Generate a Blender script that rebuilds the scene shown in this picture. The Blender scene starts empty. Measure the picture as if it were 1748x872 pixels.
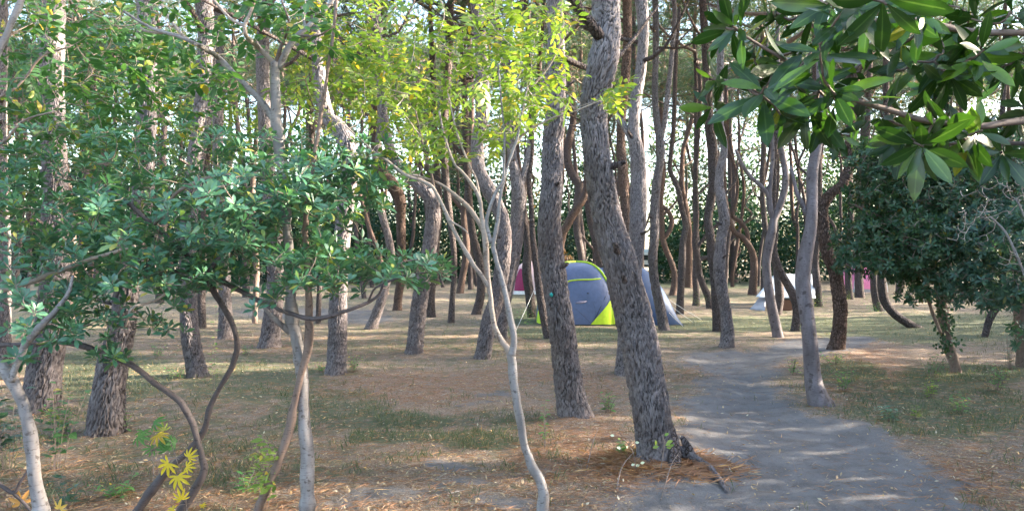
import bpy, math, numpy as np
from mathutils import Vector, Matrix
R=np.random.default_rng(11)
sc=bpy.context.scene; COL=sc.collection
CH=1.55; F=1262.0                                   # eye height, focal length in photo pixels (1748 wide)
# ------------------------------------------------------------------ camera, sky, sun, exposure
cd=bpy.data.cameras.new('camera'); cam=bpy.data.objects.new('camera',cd); COL.objects.link(cam)
cam.location=(0,0,CH); cam.rotation_euler=(math.pi/2,0,0); cd.sensor_width=36; cd.lens=36*F/1748; cd.clip_end=2000; cd.clip_start=0.05
sc.camera=cam
SUN_EL=math.radians(20); SUN_AZ=math.radians(84)      # azimuth from +Y (view direction) towards +X (right)
w=bpy.data.worlds.new('World'); sc.world=w; w.use_nodes=True
nt=w.node_tree; bg=nt.nodes['Background']; sky=nt.nodes.new('ShaderNodeTexSky'); sky.sky_type='NISHITA'; sky.sun_disc=False
sky.sun_elevation=SUN_EL; sky.sun_rotation=SUN_AZ; sky.air_density=1.0; sky.dust_density=2.5; sky.ozone_density=1.0
nt.links.new(sky.outputs[0],bg.inputs[0]); bg.inputs[1].default_value=0.15
sl=bpy.data.lights.new('sun','SUN'); sun=bpy.data.objects.new('sun',sl); COL.objects.link(sun)
sl.energy=5.0; sl.angle=math.radians(0.6); sl.color=(1.0,0.86,0.68)
sd=Vector((math.sin(SUN_AZ)*math.cos(SUN_EL),math.cos(SUN_AZ)*math.cos(SUN_EL),math.sin(SUN_EL)))
sun.rotation_euler=sd.to_track_quat('Z','Y').to_euler()
vs=sc.view_settings; vs.view_transform='Standard'; vs.look='None'; vs.gamma=1.0; vs.exposure=3.35
# ------------------------------------------------------------------ helpers
def wp(px,py,d): return np.array([(px-874)/F*d, d, CH-(py-436)/F*d])
def dep(py): return F*CH/(py-436.0)
def hsh(i,j,s=0):
    h=(i.astype(np.int64)*374761393+j.astype(np.int64)*668265263+s*974634777)&0xffffffff
    h=((h^(h>>13))*1274126177)&0xffffffff; h=h^(h>>16)
    return (h&0xffffff)/float(0xffffff)
def vn(x,y,s=0):
    x=np.asarray(x,float); y=np.asarray(y,float); i=np.floor(x); j=np.floor(y); fx=x-i; fy=y-j
    fx=fx*fx*(3-2*fx); fy=fy*fy*(3-2*fy)
    a=hsh(i,j,s); b=hsh(i+1,j,s); c=hsh(i,j+1,s); d=hsh(i+1,j+1,s)
    return (a*(1-fx)+b*fx)*(1-fy)+(c*(1-fx)+d*fx)*fy
def fbm(x,y,s=0,o=4):
    t=0;a=.5
    for k in range(o): t=t+a*vn(x*2**k,y*2**k,s+k); a*=.5
    return t/(1-.5**o)
def sm(a,b,x):
    t=np.clip((x-a)/(b-a),0,1); return t*t*(3-2*t)
def voro(x,y,per,s=0,jit=.85):
    i=np.floor(x); j=np.floor(y); f1=np.full(x.shape,9.); f2=f1.copy(); cid=np.zeros(x.shape)
    for di in(-1,0,1):
        for dj in(-1,0,1):
            ci=i+di; cj=j+dj; cw=np.mod(ci,per)
            dx=ci+.5+(hsh(cw,cj,s)-.5)*jit-x; dy=cj+.5+(hsh(cw,cj,s+9)-.5)*jit-y
            d=np.sqrt(dx*dx+dy*dy); c=hsh(cw,cj,s+17)
            n=d<f1; f2=np.where(n,f1,np.minimum(f2,d)); cid=np.where(n,c,cid); f1=np.where(n,d,f1)
    return f2-f1,cid
def mesh(name,V,polys,mats,attrs=None,smooth=True,midx=None):
    V=np.asarray(V,np.float32); me=bpy.data.meshes.new(name); me.vertices.add(len(V)); me.vertices.foreach_set('co',V.ravel())
    polys=[np.asarray(p,np.int32) for p in polys if len(p)]
    lp=np.concatenate([p.ravel() for p in polys]); cnt=np.concatenate([np.full(len(p),p.shape[1],np.int32) for p in polys])
    me.loops.add(len(lp)); me.loops.foreach_set('vertex_index',lp); me.polygons.add(len(cnt))
    me.polygons.foreach_set('loop_start',np.concatenate([[0],np.cumsum(cnt)[:-1]]).astype(np.int32))
    if midx is not None: me.polygons.foreach_set('material_index',np.asarray(midx,np.int32))
    me.update(calc_edges=True)
    if smooth: me.polygons.foreach_set('use_smooth',np.ones(len(cnt),bool))
    for k,a in (attrs or {}).items():
        at=me.attributes.new(k,'FLOAT','POINT'); at.data.foreach_set('value',np.asarray(a,np.float32))
    for m in (mats if isinstance(mats,(list,tuple)) else [mats]): me.materials.append(m)
    return me
def ob(name,me,parent=None,loc=None,kind=None,label=None,cat=None,group=None):
    o=bpy.data.objects.new(name,me); COL.objects.link(o)
    if parent is not None: o.parent=parent
    if loc is not None: o.location=loc
    if kind: o['kind']=kind
    if label: o['label']=label
    if cat: o['category']=cat
    if group: o['group']=group
    return o
def thing(name,loc,label,cat,group=None): return ob(name,None,None,loc,None,label,cat,group)
def spline(P,step,maxn=900):
    P=np.asarray(P,float); 
    if len(P)==2: P=np.array([P[0],(P[0]+P[1])/2,P[1]])
    Q=np.vstack([2*P[0]-P[1],P,2*P[-1]-P[-2]]); out=[]
    L=np.linalg.norm(np.diff(P[:,:3],axis=0),axis=1); tot=L.sum(); step=max(step,tot/maxn)
    for k in range(len(P)-1):
        n=max(1,int(round(L[k]/step))); t=(np.arange(n)/n)[:,None]; a,b,c,d=Q[k],Q[k+1],Q[k+2],Q[k+3]
        out.append(.5*((2*b)+(c-a)*t+(2*a-5*b+4*c-d)*t**2+(3*b-a-3*c+d)*t**3))
    out.append(P[-1:]); o=np.vstack(out)
    if o.shape[1]>3: o[:,3]=np.maximum(o[:,3],1e-4)
    return o
def tube(S,seg,disp=None,cap=True,lump=0.0,seed=0):
    """S: n x 4 (x y z r). Returns V, quads, extra polys, attr crack, attr cell"""
    C=S[:,:3]; r=S[:,3]; n=len(S); T=np.gradient(C,axis=0); T/=np.linalg.norm(T,axis=1)[:,None]+1e-12
    u=np.array([0,-1.,0]) if abs(T[0][1])<.8 else np.array([1.,0,0]); U=np.zeros((n,3))
    u=-u  # seam away from the viewer
    for k in range(n): u=u-T[k]*u.dot(T[k]); u/=np.linalg.norm(u)+1e-12; U[k]=u
    W=np.cross(T,U); th=np.arange(seg)/seg*2*np.pi; s=np.concatenate([[0],np.cumsum(np.linalg.norm(np.diff(C,axis=0),axis=1))])
    TH,SS=np.meshgrid(th,s); RR=np.repeat(r[:,None],seg,1); ck=np.ones_like(TH); ce=np.full_like(TH,.5)
    if lump: 
        RR=RR*(1+lump*(np.sin(TH*2+SS*1.7+seed)+.6*np.sin(TH*3-SS*2.9+seed*2)+.5*np.sin(SS*6.1+seed)*np.cos(TH+seed)))
    if disp:
        cw,chh,amp=disp; per=max(5,int(round(2*np.pi*np.median(r)/cw)))
        X=TH/(2*np.pi)*per; Y=SS/chh; wv=.35*np.sin(Y*1.3+2*np.sin(TH+seed))+.2*np.sin(Y*3.1+TH*3)
        cx_=np.cos(TH); sx_=np.sin(TH); nz1=vn(cx_*per*.45+Y*.3,sx_*per*.45+Y*.9,seed)-.5; nz2=vn(cx_*per*.9+7,sx_*per*.9+Y*1.9,seed+1)-.5; nz3=vn(cx_*per*2.2+3,sx_*per*2.2+Y*4.4,seed+2)-.5
        wv=wv+nz1*1.1+nz2*.6; wy=nz2*1.3+nz1*.8+nz3*.4
        e,ci=voro(X+wv,Y+wy,per,seed,.95)
        e2,c2=voro((X+wv)*2.0+nz3,(Y+wy)*2.3,per*2,seed+5,.95)
        e3=sm(.01,.24,e+.12*nz3); fl=sm(0,.18,e2); ck=e3*(.55+.45*fl)+.25*nz3; ce=np.clip(.6*ci+.4*c2+.5*nz3,0,1)
        RR=RR+amp*(e3-.7)+amp*1.1*(ci-.5)*e3+amp*.55*(fl-.5)*e3*c2*1.6+amp*.5*nz3+amp*.5*nz1-amp*.3
    V=C[:,None,:]+RR[...,None]*(np.cos(TH)[...,None]*U[:,None,:]+np.sin(TH)[...,None]*W[:,None,:])
    V=V.reshape(-1,3); i=np.arange(n-1)[:,None]*seg; j=np.arange(seg)[None,:]; j2=(j+1)%seg
    Q=np.stack([i+j,i+j2,i+seg+j2,i+seg+j],-1).reshape(-1,4); polys=[Q]
    ck=ck.ravel(); ce=ce.ravel()
    if cap:
        V=np.vstack([V,C[-1:]+T[-1]*r[-1]*.6,C[:1]]); a=len(V)-2; b=a+1; base=(n-1)*seg; jj=np.arange(seg); k2=(jj+1)%seg
        polys.append(np.stack([base+jj,base+k2,np.full(seg,a)],-1)); polys.append(np.stack([k2,jj,np.full(seg,b)],-1))
        ck=np.append(ck,[1,1]); ce=np.append(ce,[.5,.5])
    return V,polys,ck,ce
class Acc:
    def __init__(s): s.V=[];s.P={};s.n=0;s.A=[];s.M={}
    def add(s,V,polys,a=None,mi=0):
        V=np.asarray(V)
        for p in polys:
            p=np.asarray(p)
            if len(p): s.P.setdefault(p.shape[1],[]).append(p+s.n); s.M.setdefault(p.shape[1],[]).append(np.full(len(p),mi))
        s.V.append(V); s.A.append(np.full(len(V),.5) if a is None else np.broadcast_to(a,(len(V),))); s.n+=len(V)
    def mesh(s,name,mats,smooth=True,attr='rnd'):
        ks=sorted(s.P); return mesh(name,np.vstack(s.V),[np.vstack(s.P[k]) for k in ks],mats,{attr:np.concatenate(s.A)},smooth,np.concatenate([np.concatenate(s.M[k]) for k in ks]))
# ------------------------------------------------------------------ materials
def newmat(name):
    m=bpy.data.materials.new(name); m.use_nodes=True; t=m.node_tree; return m,t,t.nodes['Principled BSDF'],t.nodes['Material Output']
def N(t,k,**kw):
    n=t.nodes.new('ShaderNode'+k)
    for a,v in kw.items():
        if a in n.inputs.keys() if hasattr(n.inputs,'keys') else False: n.inputs[a].default_value=v
        else: setattr(n,a,v)
    return n
def inp(t,n,i,v):
    if hasattr(v,'is_output') or isinstance(v,bpy.types.NodeSocket): t.links.new(v,n.inputs[i])
    elif v is not None: n.inputs[i].default_value=v
def noise(t,vec,scale,detail=4,rough=.55,dist=0):
    n=t.nodes.new('ShaderNodeTexNoise'); inp(t,n,'Vector',vec); n.inputs['Scale'].default_value=scale; n.inputs['Detail'].default_value=detail; n.inputs['Roughness'].default_value=rough; n.inputs['Distortion'].default_value=dist; return n.outputs['Fac']
def mapr(t,v,a,b,c=0,d=1):
    n=t.nodes.new('ShaderNodeMapRange'); inp(t,n,0,v); n.inputs[1].default_value=a;n.inputs[2].default_value=b;n.inputs[3].default_value=c;n.inputs[4].default_value=d; return n.outputs[0]
def mix(t,f,a,b,mode='MIX'):
    n=t.nodes.new('ShaderNodeMix'); n.data_type='RGBA'; n.blend_type=mode; inp(t,n,0,f); 
    for i,v in((6,a),(7,b)):
        if isinstance(v,tuple): n.inputs[i].default_value=(*v,1) if len(v)==3 else v
        else: t.links.new(v,n.inputs[i])
    return n.outputs[2]
def mth(t,op,a,b=None):
    n=t.nodes.new('ShaderNodeMath'); n.operation=op; inp(t,n,0,a)
    if b is not None: inp(t,n,1,b)
    return n.outputs[0]
def attr(t,name): n=t.nodes.new('ShaderNodeAttribute'); n.attribute_name=name; return n.outputs['Fac']
def objc(t): return t.nodes.new('ShaderNodeTexCoord').outputs['Object']
def scalev(t,v,s): n=t.nodes.new('ShaderNodeMapping'); inp(t,n,0,v); n.inputs['Scale'].default_value=s; return n.outputs[0]
def bump(t,h,st,dist,b=None):
    n=t.nodes.new('ShaderNodeBump'); inp(t,n,'Height',h); n.inputs['Strength'].default_value=st; n.inputs['Distance'].default_value=dist
    if b is not None: t.links.new(b,n.inputs['Normal'])
    return n.outputs[0]
def bark(name,plate,plate2,crack,geo,cell=22,warm=None):
    m,t,p,o=newmat(name); c=objc(t); oi=t.nodes.new('ShaderNodeObjectInfo').outputs['Random']
    n1=noise(t,c,9,5); n2=noise(t,scalev(t,c,(60,60,25)),1,4,.7); n3=noise(t,c,1.3,3)
    col=mix(t,mapr(t,n1,.3,.7),plate,plate2)
    if geo:
        e=attr(t,'crack'); cc=attr(t,'cell'); col=mix(t,mapr(t,cc,.2,.8,0,.85),col,plate2)
        hgt=n2
    else:
        d=t.nodes.new('ShaderNodeTexVoronoi'); d.feature='DISTANCE_TO_EDGE'; sv=scalev(t,c,(cell,cell,cell*.42))
        add=t.nodes.new('ShaderNodeVectorMath'); add.operation='ADD'; nn=t.nodes.new('ShaderNodeTexNoise'); nn.inputs['Scale'].default_value=7; t.links.new(c,nn.inputs['Vector']); t.links.new(sv,add.inputs[0]); t.links.new(nn.outputs['Color'],add.inputs[1]); t.links.new(add.outputs[0],d.inputs['Vector']); d.inputs['Scale'].default_value=1
        e=mapr(t,d.outputs['Distance'],0.0,.16); hgt=mth(t,'ADD',e,mth(t,'MULTIPLY',n2,.5))
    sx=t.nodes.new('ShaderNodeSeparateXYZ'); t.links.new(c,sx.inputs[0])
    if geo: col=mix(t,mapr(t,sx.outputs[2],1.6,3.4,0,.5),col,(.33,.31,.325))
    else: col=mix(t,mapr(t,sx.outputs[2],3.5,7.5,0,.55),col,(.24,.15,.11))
    col=mix(t,mapr(t,e,0.12,.9),crack,col)
    col=mix(t,mapr(t,n2,.35,.8,0,.45),col,(plate[0]*1.7,plate[1]*1.7,plate[2]*1.75))
    col=mix(t,mapr(t,n3,.45,.75,0,.45),col,warm or (plate[0]*1.02,plate[1]*.88,plate[2]*.78))
    col=mix(t,mapr(t,oi,0,1,0,.25),col,crack)
    t.links.new(col,p.inputs['Base Color']); p.inputs['Roughness'].default_value=.9; p.inputs['Specular IOR Level'].default_value=.25
    t.links.new(bump(t,hgt,.7 if geo else 1.0,.006 if geo else .02),p.inputs['Normal']); return m
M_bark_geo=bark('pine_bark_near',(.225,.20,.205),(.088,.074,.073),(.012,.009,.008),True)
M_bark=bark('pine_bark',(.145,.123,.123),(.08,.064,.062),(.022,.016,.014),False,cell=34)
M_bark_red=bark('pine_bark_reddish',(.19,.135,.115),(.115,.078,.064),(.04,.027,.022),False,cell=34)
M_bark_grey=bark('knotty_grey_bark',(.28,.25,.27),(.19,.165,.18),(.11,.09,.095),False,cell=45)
def smoothbark(name,a,b,spot,sc_=30):
    m,t,p,o=newmat(name); c=objc(t); n1=noise(t,scalev(t,c,(14,14,5)),1,4); n2=noise(t,scalev(t,c,(25,25,110)),1,3,.6); n3=noise(t,c,sc_,2)
    col=mix(t,mapr(t,n1,.35,.65),a,b); col=mix(t,mapr(t,n2,.56,.66,0,.55),col,spot); col=mix(t,mapr(t,n3,.61,.68,0,.8),col,spot)
    t.links.new(col,p.inputs['Base Color']); p.inputs['Roughness'].default_value=.75
    t.links.new(bump(t,mth(t,'ADD',n2,n1),.5,.004),p.inputs['Normal']); return m
M_pale=smoothbark('pale_smooth_bark',(.28,.262,.262),(.16,.145,.143),(.075,.06,.055))
M_tan=smoothbark('tan_bark',(.36,.30,.265),(.29,.235,.20),(.13,.09,.07))
M_brown=smoothbark('brown_bark',(.21,.15,.125),(.13,.09,.075),(.06,.04,.03))
M_dark=smoothbark('dark_branch_bark',(.095,.075,.075),(.058,.045,.045),(.028,.02,.02))
M_twig=smoothbark('twig_bark',(.26,.20,.17),(.16,.12,.10),(.08,.06,.05))
M_knot=smoothbark('knotty_smooth_bark',(.165,.142,.156),(.098,.082,.088),(.035,.026,.026),13)
def leafmat(name,a,b,c3,trans=.35,rough=.42,spec=.5,tcol=None,vein=True):
    m,t,p,o=newmat(name); r=attr(t,'rnd'); oi=t.nodes.new('ShaderNodeObjectInfo').outputs['Random']
    f=mth(t,'FRACT',mth(t,'ADD',r,oi)); n1=noise(t,t.nodes.new('ShaderNodeNewGeometry').outputs['Position'],2.2,3)
    col=mix(t,f,a,b); col=mix(t,mapr(t,f,.88,.91),col,c3); col=mix(t,mapr(t,f,.975,.98),col,(c3[0]*1.6+.08,c3[1]*1.15,c3[2]*.6)); col=mix(t,mapr(t,noise(t,objc(t),55,2),.35,.7,0,.35),col,a); col=mix(t,mapr(t,n1,.3,.75,0,.5),col,b)
    col=mix(t,mapr(t,attr(t,'rib'),.86,.97,0,.55),col,(a[0]*3+.05,a[1]*2+.07,a[2]*2+.03)); col=mix(t,mapr(t,noise(t,objc(t),38,3),.70,.74,0,.5),col,(.16,.11,.04))
    t.links.new(col,p.inputs['Base Color']); p.inputs['Roughness'].default_value=rough; p.inputs['Specular IOR Level'].default_value=spec
    tr=t.nodes.new('ShaderNodeBsdfTranslucent'); tc=mix(t,1.0,col,tcol or (1.35,1.5,.6),'MULTIPLY'); t.links.new(tc,tr.inputs[0])
    ms=t.nodes.new('ShaderNodeMixShader'); ms.inputs[0].default_value=trans; t.links.new(p.outputs[0],ms.inputs[1]); t.links.new(tr.outputs[0],ms.inputs[2]); t.links.new(ms.outputs[0],o.inputs[0]); return m
M_shrub=leafmat('glossy_blue_green_leaf',(.028,.10,.06),(.11,.25,.15),(.24,.34,.09),.28,.28,.75)
M_mid=leafmat('mid_green_leaf',(.035,.10,.042),(.08,.18,.065),(.28,.30,.07),.4,.45)
M_yel=leafmat('yellow_green_leaf',(.07,.17,.04),(.30,.37,.075),(.60,.48,.10),.45,.42,.6)  # mixes shaded green and sunlit yellow-green into the leaf colour
M_big=leafmat('broad_glossy_leaf',(.012,.040,.007),(.028,.07,.011),(.12,.23,.03),.32,.3,.6)  # bright third tone paints backlight into a few leaves
M_ever=leafmat('dark_evergreen_leaf',(.028,.070,.036),(.048,.105,.052),(.08,.13,.045),.2,.4,.45)
M_need=leafmat('pine_needles',(.05,.09,.055),(.085,.13,.08),(.22,.16,.08),.22,.6,.3)
M_weed=leafmat('weed_leaf',(.07,.20,.07),(.14,.28,.08),(.40,.38,.08),.4,.5)
M_gold=leafmat('golden_leaf',(.72,.50,.03),(.66,.55,.05),(.45,.48,.06),.45,.5)
M_oran=leafmat('orange_leaf',(.55,.24,.08),(.62,.33,.10),(.5,.4,.1),.4,.6)
M_palel=leafmat('pale_leaf',(.55,.62,.42),(.70,.72,.60),(.5,.55,.2),.3,.5)
M_grass=leafmat('grass_blade',(.075,.105,.06),(.14,.15,.09),(.30,.27,.18),.25,.6,.3)
M_lit=leafmat('fallen_needle',(.26,.125,.07),(.38,.21,.125),(.44,.37,.28),.15,.7,.3)
M_twl=leafmat('dead_twig',(.12,.085,.065),(.24,.19,.16),(.5,.46,.4),.02,.8,.2)
M_ded=leafmat('fallen_leaf',(.30,.20,.12),(.46,.36,.24),(.66,.62,.52),.2,.7,.3)
def plain(name,c,rough=.6,nz=0.06,spec=.4):
    m,t,p,o=newmat(name); n1=noise(t,objc(t),14,4); col=mix(t,mapr(t,n1,.3,.7),tuple(x*(1-nz*2) for x in c),tuple(min(1,x*(1+nz)) for x in c))
    t.links.new(col,p.inputs['Base Color']); p.inputs['Roughness'].default_value=rough; p.inputs['Specular IOR Level'].default_value=spec
    t.links.new(bump(t,noise(t,objc(t),5,3),.25,.02),p.inputs['Normal']); return m
M_tblue=plain('slate_blue_nylon',(.10,.135,.25),.45); M_tlime=plain('lime_nylon',(.50,.72,.03),.5); M_tblue2=plain('blue_nylon',(.035,.07,.16),.6)
M_tblack=plain('dark_hem',(.03,.035,.035)); M_maroon=plain('maroon_nylon',(.27,.02,.085)); M_cream=plain('pale_pink_nylon',(.72,.52,.52)); M_pink=plain('pink_nylon',(.85,.25,.45)); M_white=plain('white_cloth',(.82,.82,.82)); M_gcl=plain('grey_cloth',(.36,.35,.37)); M_box=plain('brown_box',(.16,.08,.05)); M_glass=plain('dark_glass',(.03,.035,.04),.15); M_print=plain('white_print',(.62,.60,.62)); M_cord=plain('guy_cord',(.75,.74,.7)); M_tint=plain('green_hem',(.08,.25,.16)); M_teal=plain('teal_paint',(.03,.38,.36)); M_fade=plain('faded_print',(.24,.22,.30))
def soil():
    m,t,p,o=newmat('forest_floor'); P=t.nodes.new('ShaderNodeNewGeometry').outputs['Position']; s=attr(t,'sand'); g=attr(t,'grass'); rd=attr(t,'red')
    nf=noise(t,P,26,5,.7,1.2); nm=noise(t,P,5,5,.6); nl=noise(t,P,1.1,4); nh=noise(t,P,75,4,.75); nfib=noise(t,scalev(t,P,(38,120,60)),1,4,.7,2.5)
    lit=mix(t,mapr(t,nf,.3,.7),(.10,.07,.052),(.32,.25,.185)); lit=mix(t,mth(t,'MULTIPLY',rd,mapr(t,nm,.35,.65)),lit,(.33,.165,.10)); lit=mix(t,mapr(t,nfib,.58,.75,0,.7),lit,(.38,.29,.22)); np_=noise(t,P,2.6,5,.65,.6); lit=mix(t,mapr(t,np_,.52,.68,0,.6),lit,(.29,.215,.165)); lit=mix(t,mapr(t,noise(t,scalev(t,P,(3.1,3.7,3)),1.3,5,.7,.8),.52,.66,0,.65),lit,(.21,.195,.17)); lit=mix(t,mapr(t,nm,.5,.75,0,.55),lit,(.13,.105,.095)); lit=mix(t,mapr(t,nh,.48,.7,0,.75),lit,(.50,.41,.33)); lit=mix(t,mapr(t,nh,.28,.46,.8,0),lit,(.05,.035,.03))
    gr=mix(t,mapr(t,nf,.3,.7),(.04,.062,.038),(.15,.17,.10)); gr=mix(t,mapr(t,nm,.5,.8),gr,(.19,.175,.095))
    sd_=mix(t,mapr(t,nl,.35,.65),(.135,.134,.14),(.19,.187,.19)); sd_=mix(t,mapr(t,nh,.35,.8,0,.7),mix(t,mapr(t,nm,.45,.62,0,.7),sd_,(.10,.092,.09)),(.21,.20,.198))
    gf=mapr(t,mth(t,'ADD',g,mth(t,'MULTIPLY',mth(t,'SUBTRACT',nm,.5),1.5)),.32,.6); gf=mth(t,'MULTIPLY',gf,mapr(t,nf,.25,.6,.55,1))
    col=mix(t,gf,lit,gr)
    sf=mapr(t,mth(t,'ADD',s,mth(t,'ADD',mth(t,'MULTIPLY',mth(t,'SUBTRACT',nm,.5),1.3),mth(t,'MULTIPLY',mth(t,'SUBTRACT',nf,.5),1.0))),.38,.62)
    sd_=mix(t,mapr(t,noise(t,P,8,4,.7,1.5),.54,.7,0,.6),sd_,(.17,.13,.11)); sd_=mix(t,mapr(t,noise(t,P,3.3,5,.7,1.0),.55,.66,0,.4),sd_,(.11,.10,.10)); sd_=mix(t,mapr(t,noise(t,P,230,2,.6),.62,.7,0,.7),sd_,(.34,.33,.32)); col=mix(t,sf,col,sd_); t.links.new(col,p.inputs['Base Color']); p.inputs['Roughness'].default_value=.95; p.inputs['Specular IOR Level'].default_value=.15
    t.links.new(bump(t,mth(t,'ADD',mth(t,'MULTIPLY',nf,mapr(t,sf,0,1,1,.7)),mth(t,'MULTIPLY',nh,.5)),.9,.03),p.inputs['Normal']); return m
M_soil=soil()
# ------------------------------------------------------------------ ground: soil masks are fixed on the ground, laid out from photo positions
PATH=np.array([(1000,900),(1050,858),(1120,835),(1185,800),(1165,765),(1160,715),(1175,690),(1215,672),(1250,655),(1235,640),(1185,628),(1165,612),(1200,600),(1290,596),(1340,584),(1420,576),(1480,572),(1500,584),(1420,600),(1360,604),(1315,622),(1310,650),(1330,678),(1370,700),(1420,715),(1500,735),(1530,762),(1590,785),(1650,822),(1720,900)],float)
BARE=[(755,790,60,11),(845,678,60,6),(800,690,50,4),(650,850,110,24),(780,825,70,12),(250,780,50,10),(530,535,150,13),(620,545,60,10),(1150,850,170,40),(880,850,80,12),(1240,660,60,22),(60,478,0,0)]
GRASS=[(700,715,110,16,1),(760,750,150,18,.9),(640,745,70,14,.8),(560,700,130,45,.6),(430,650,170,55,.6),(180,640,150,50,.75),(1330,552,260,14,1),(1210,485,150,9,1),(980,570,160,14,.8),(1600,700,200,70,.62),(1600,560,260,30,.75),(700,590,300,18,.5),(500,800,160,30,.5),(330,830,120,30,.45),(1450,640,80,26,.9),(1650,640,120,22,.9),(880,540,60,16,.8),(450,480,400,9,.8),(1700,470,200,12,.6),(860,720,100,20,.5)]
RED=[(1020,660,60,24),(1100,815,120,26),(960,770,110,60),(1250,625,90,14),(600,590,400,24),(1250,700,40,10),(700,660,250,30),(1180,640,120,16),(1480,640,90,60),(1600,830,140,50),(900,640,120,20)]
def inpoly(x,y,Pg):
    r=np.zeros(x.shape,bool); n=len(Pg)
    for i in range(n):
        x1,y1=Pg[i]; x2,y2=Pg[(i+1)%n]
        c=((y1>y)!=(y2>y))&(x<(x2-x1)*(y-y1)/((y2-y1) if y2!=y1 else 1e-9)+x1); r^=c
    return r
def edist(x,y,Pg):
    d=np.full(x.shape,1e9)
    for i in range(len(Pg)):
        a=Pg[i]; b=Pg[(i+1)%len(Pg)]; ab=b-a; L=(ab**2).sum()+1e-9; t=np.clip(((x-a[0])*ab[0]+(y-a[1])*ab[1])/L,0,1)
        d=np.minimum(d,np.hypot(x-a[0]-t*ab[0],y-a[1]-t*ab[1]))
    return d
def w2(pts): return np.array([[(px-874)/F*dep(py),dep(py)] for px,py in pts])
PW=w2(PATH)
def masks(x,y):
    x=np.asarray(x,float); y=np.asarray(y,float); wx=x+.5*(fbm(x*1.3,y*1.3,3)-.5); wy=y+.7*(fbm(x*1.3,y*1.3,7)-.5)
    d=edist(wx,wy,PW); ins=inpoly(wx,wy,PW); rg=.5*(fbm(x*5,y*5,71,3)-.5); sand=np.clip(np.where(ins,sm(-.05,.28,d)*.5+.5,.5-.5*sm(0,.45,d))+rg,0,1)
    yy=np.maximum(y,.5); px=874+F*wx/yy; py=436+F*CH/np.maximum(wy,.5); front=y>1.5
    for cx,cy,rx,ry in BARE:
        if rx==0: continue
        q=np.sqrt(((px-cx)/rx)**2+((py-cy)/ry)**2); sand=np.maximum(sand,np.where(front,.62*(1-sm(.4,1.6,q)),0))
    gr=.31+.12*sm(9,16,y)+.45*(fbm(x*.35,y*.35,21)-.5)
    for cx,cy,rx,ry,s in GRASS:
        q=np.sqrt(((px-cx)/rx)**2+((py-cy)/ry)**2); gr=np.maximum(gr,np.where(front,s*(1-sm(.5,1.4,q)),0))
    rd=.25+0*x
    for cx,cy,rx,ry in RED:
        q=np.sqrt(((px-cx)/rx)**2+((py-cy)/ry)**2); rd=np.maximum(rd,np.where(front,1-sm(.5,1.4,q),0))
    return np.clip(sand,0,1),np.clip(gr*(1-.0*sand),0,1),rd
MOUNDS=[]
def gz(x,y):
    x=np.asarray(x,float); y=np.asarray(y,float); r=np.hypot(x,y)
    z=.055*(fbm(x*.9,y*.9,41)-.5)+.028*(fbm(x*4,y*4,45,3)-.5)+.012*(fbm(x*14,y*14,46,2)-.5)+.12*(fbm(x*.14,y*.14,49,2)-.5)*sm(8,20,r)
    d=edist(x,y,PW); ins=inpoly(x,y,PW); z=z-np.where(ins,.035*sm(0,.4,d),0)
    for mx,my,mr,mh in MOUNDS: z=z+mh*np.exp(-((x-mx)**2+(y-my)**2)/(mr*mr))
    return z
def gz1(x,y): return float(gz(np.array([x]),np.array([y]))[0])
# ------------------------------------------------------------------ pine crowns (shared meshes)
def needle_tufts(C,D,nn,L,Wd,rng):
    n=len(C); A=rng.normal(size=(n,nn,3))*.62+D[:,None,:]; A/=np.linalg.norm(A,axis=2)[...,None]
    B=rng.normal(size=(n,nn,3)); B-=A*(A*B).sum(2)[...,None]; B/=np.linalg.norm(B,axis=2)[...,None]
    ln=L*rng.uniform(.7,1.2,(n,nn,1)); c=C[:,None,:]+0*A; V=np.stack([c-B*Wd/2,c+B*Wd/2,c+A*ln],2).reshape(-1,3)
    T=np.arange(n*nn*3).reshape(-1,3); return V,T,np.repeat(rng.uniform(0,1,n),nn*3)
def crown_proto(seed,Rr,Hh,nt_,nn,L,Wd,twigs=True):
    g=np.random.default_rng(seed); ac=Acc(); tips=[];dirs=[]
    nl=9
    for k in range(nl):
        a=k*2.399+g.uniform(-.4,.4); z0=-Hh*.75*(1-k/nl); rr=Rr*g.uniform(.55,1.0)*(1-.35*k/nl); up=g.uniform(.3,1.0)
        e=np.array([math.cos(a)*rr,math.sin(a)*rr,z0+up*1.1]); m=np.array([math.cos(a)*rr*.5,math.sin(a)*rr*.5,z0+up*.35+g.uniform(-.1,.2)])
        pts=[[0,0,z0,.045],[*m,.032],[*e,.01]]
        if twigs: v,p,_,_=tube(spline(pts,.3),5,cap=False); ac.add(v,p,mi=1)
        for j in range(6):
            t=g.uniform(.35,1.0); q=m*(1-t)+e*t if t>.5 else np.array([0,0,z0])*(1-2*t)+m*2*t; s=q+g.normal(size=3)*np.array([.5,.5,.25])*Rr/2.3+np.array([0,0,.2])
            if twigs: v,p,_,_=tube(spline([[*q,.014],[*((q+s)/2+[0,0,-.05]),.01],[*s,.005]],.25),4,cap=False); ac.add(v,p,mi=1)
            n=nt_//(nl*6); C=s+g.normal(size=(n,3))*np.array([.36,.36,.13])*Rr/2.3+(q-s)*g.uniform(0,.5,(n,1)); tips.append(C); d=(C-s)*.8+np.array([0,0,.35])+(s-np.array([0,0,z0-.5]))*.12; dirs.append(d)
    C=np.vstack(tips); D=np.vstack(dirs); D/=np.linalg.norm(D,axis=1)[:,None]
    V,T,a=needle_tufts(C,D,nn,L,Wd,g); ac.add(V,[T],a,0); return ac
CROWNS=[crown_proto(s,2.3,3.2,1900,12,.15,.0095).mesh('crown',[M_need,M_twig],False) for s in (1,2,3,4)]
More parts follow.
